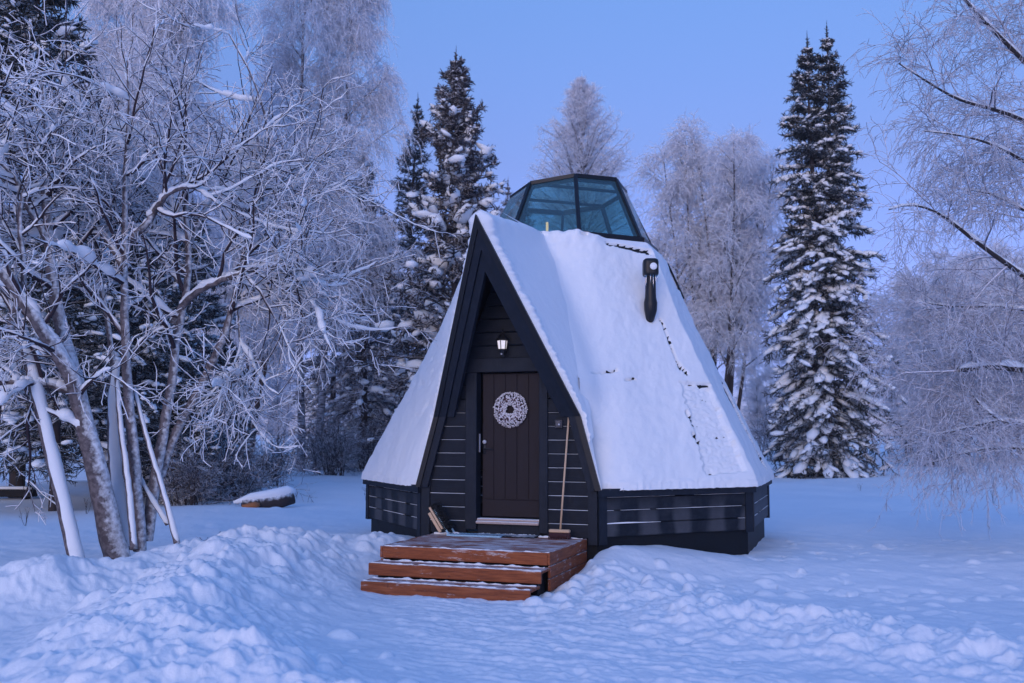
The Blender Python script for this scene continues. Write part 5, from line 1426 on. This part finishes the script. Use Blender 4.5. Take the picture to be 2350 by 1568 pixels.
# snowy log with a raw end, plank bench, small stems
lg = empty('fallen_log', at(612, 1146, 23.6) * np.array([1, 1, 0]) + np.array([0, 0, gz(*at(612, 1146, 23.6)[:2]) + 0.04]), R(24))
tag(lg, 'fallen log with a raw orange end under a cushion of snow, left of the hut', 'log')
m = MB(); m.tube([(-0.55, 0, 0.02), (-0.2, 0.02, 0.06), (0.25, -0.02, 0.10), (0.62, 0, 0.20)], [0.14, 0.17, 0.18, 0.17], 12); m.build('log_body', M_dark_bark, lg, True)
m = MB(); m.tube([(-0.58, -0.14, 0.0), (-0.30, -0.17, 0.03), (-0.18, -0.16, 0.05)], [0.05, 0.085, 0.04], 8); m.build('raw_end', plain('raw_wood', (0.32, 0.12, 0.04), 0.7, 0, 12), lg, True)
m = MB(); m.tube([(-0.75, 0.05, 0.10), (-0.35, 0.02, 0.20), (0.1, 0, 0.24), (0.5, 0, 0.33), (0.68, 0, 0.33)], [0.03, 0.11, 0.14, 0.14, 0.05], 12); m.build('snow', M_snow, lg, True)
pb = empty('plank_bench', at(10, 1140, 26.5) * np.array([1, 1, 0]) + np.array([0, 0, gz(*at(10, 1140, 26.5)[:2])]), R(-3))
tag(pb, 'low dark plank bench under snow at the left edge', 'bench')
m = MB(); m.bbox(-1.0, 0.82, -0.16, 0.16, 0.06, 0.25, 0.01); m.build('plank', M_dark, pb)
m = MB(); m.bbox(-0.98, 0.80, -0.15, 0.15, 0.252, 0.33, 0.03); m.build('snow', M_snow, pb, True)
for x0 in (-0.7, 0.6):
    m = MB(); m.box(x0 - 0.06, x0 + 0.06, -0.12, 0.12, -0.2, 0.058); m.build('leg', M_dark, pb)
# dead weed stalks sticking out of the snow
wproto = None
rng = np.random.default_rng(90)
for px, py, Y in ((200, 1150, 22), (140, 1165, 21), (330, 1130, 24), (60, 1190, 19), (515, 1222, 14.2), (470, 1235, 13.8), (840, 1160, 26), (2200, 1120, 30), (2280, 1150, 26), (1975, 1120, 32)):
    p = at(px, py, Y); z = gz(p[0], p[1])
    if wproto is None:
        wproto = tag(empty('weed_stalk', (p[0], p[1], z - 0.03)), 'thin dead weed stalk sticking out of the snow', 'weed', 'dead weed stalks')
        n = 3; st = grow(np.zeros((n, 3)), np.c_[rng.normal(0, .25, n), rng.normal(0, .25, n), np.ones(n)], rng.uniform(0.2, 0.42, n), 6, 0.2, 0.12, rng)
        q, d, t, r_ = spawn(st, np.full((n, 6), .004), 4, .4, 1, 40, 10, rng); l = grow(q, d, rng.uniform(.04, .12, len(q)), 4, 0, .1, rng)
        v, f = cat([tubes(st, np.full((n, 6), .004), 4), tubes(l, np.full((len(q), 4), .003), 3)]); mk('stalk', v, f, M_dark_bark, wproto, True)
    else:
        c = wproto.copy(); COL.objects.link(c); c.location = (p[0], p[1], z - 0.03); c.rotation_euler = (0, 0, px); c.scale = (1, 1, rng.uniform(.6, 1.1))
        for ch in wproto.children: k = ch.copy(); COL.objects.link(k); k.parent = c

# ------------------------------------------------------------------ cold air: thin even haze round the whole place
def build_haze():
    m = bpy.data.materials.new('winter_haze'); m.use_nodes = True; n = m.node_tree; n.nodes.clear()
    o = n.nodes.new('ShaderNodeOutputMaterial'); v = n.nodes.new('ShaderNodeVolumePrincipled')
    v.inputs['Color'].default_value = (0.86, 0.84, 0.94, 1); v.inputs['Density'].default_value = HAZE; v.inputs['Anisotropy'].default_value = 0.0
    n.links.new(v.outputs[0], o.inputs['Volume'])
    b = MB(); b.box(-430, 430, -430, 430, -2.2, 28.5)
    tag(b.build('haze', m), kind='stuff')
HAZE = 0.0007
build_haze()
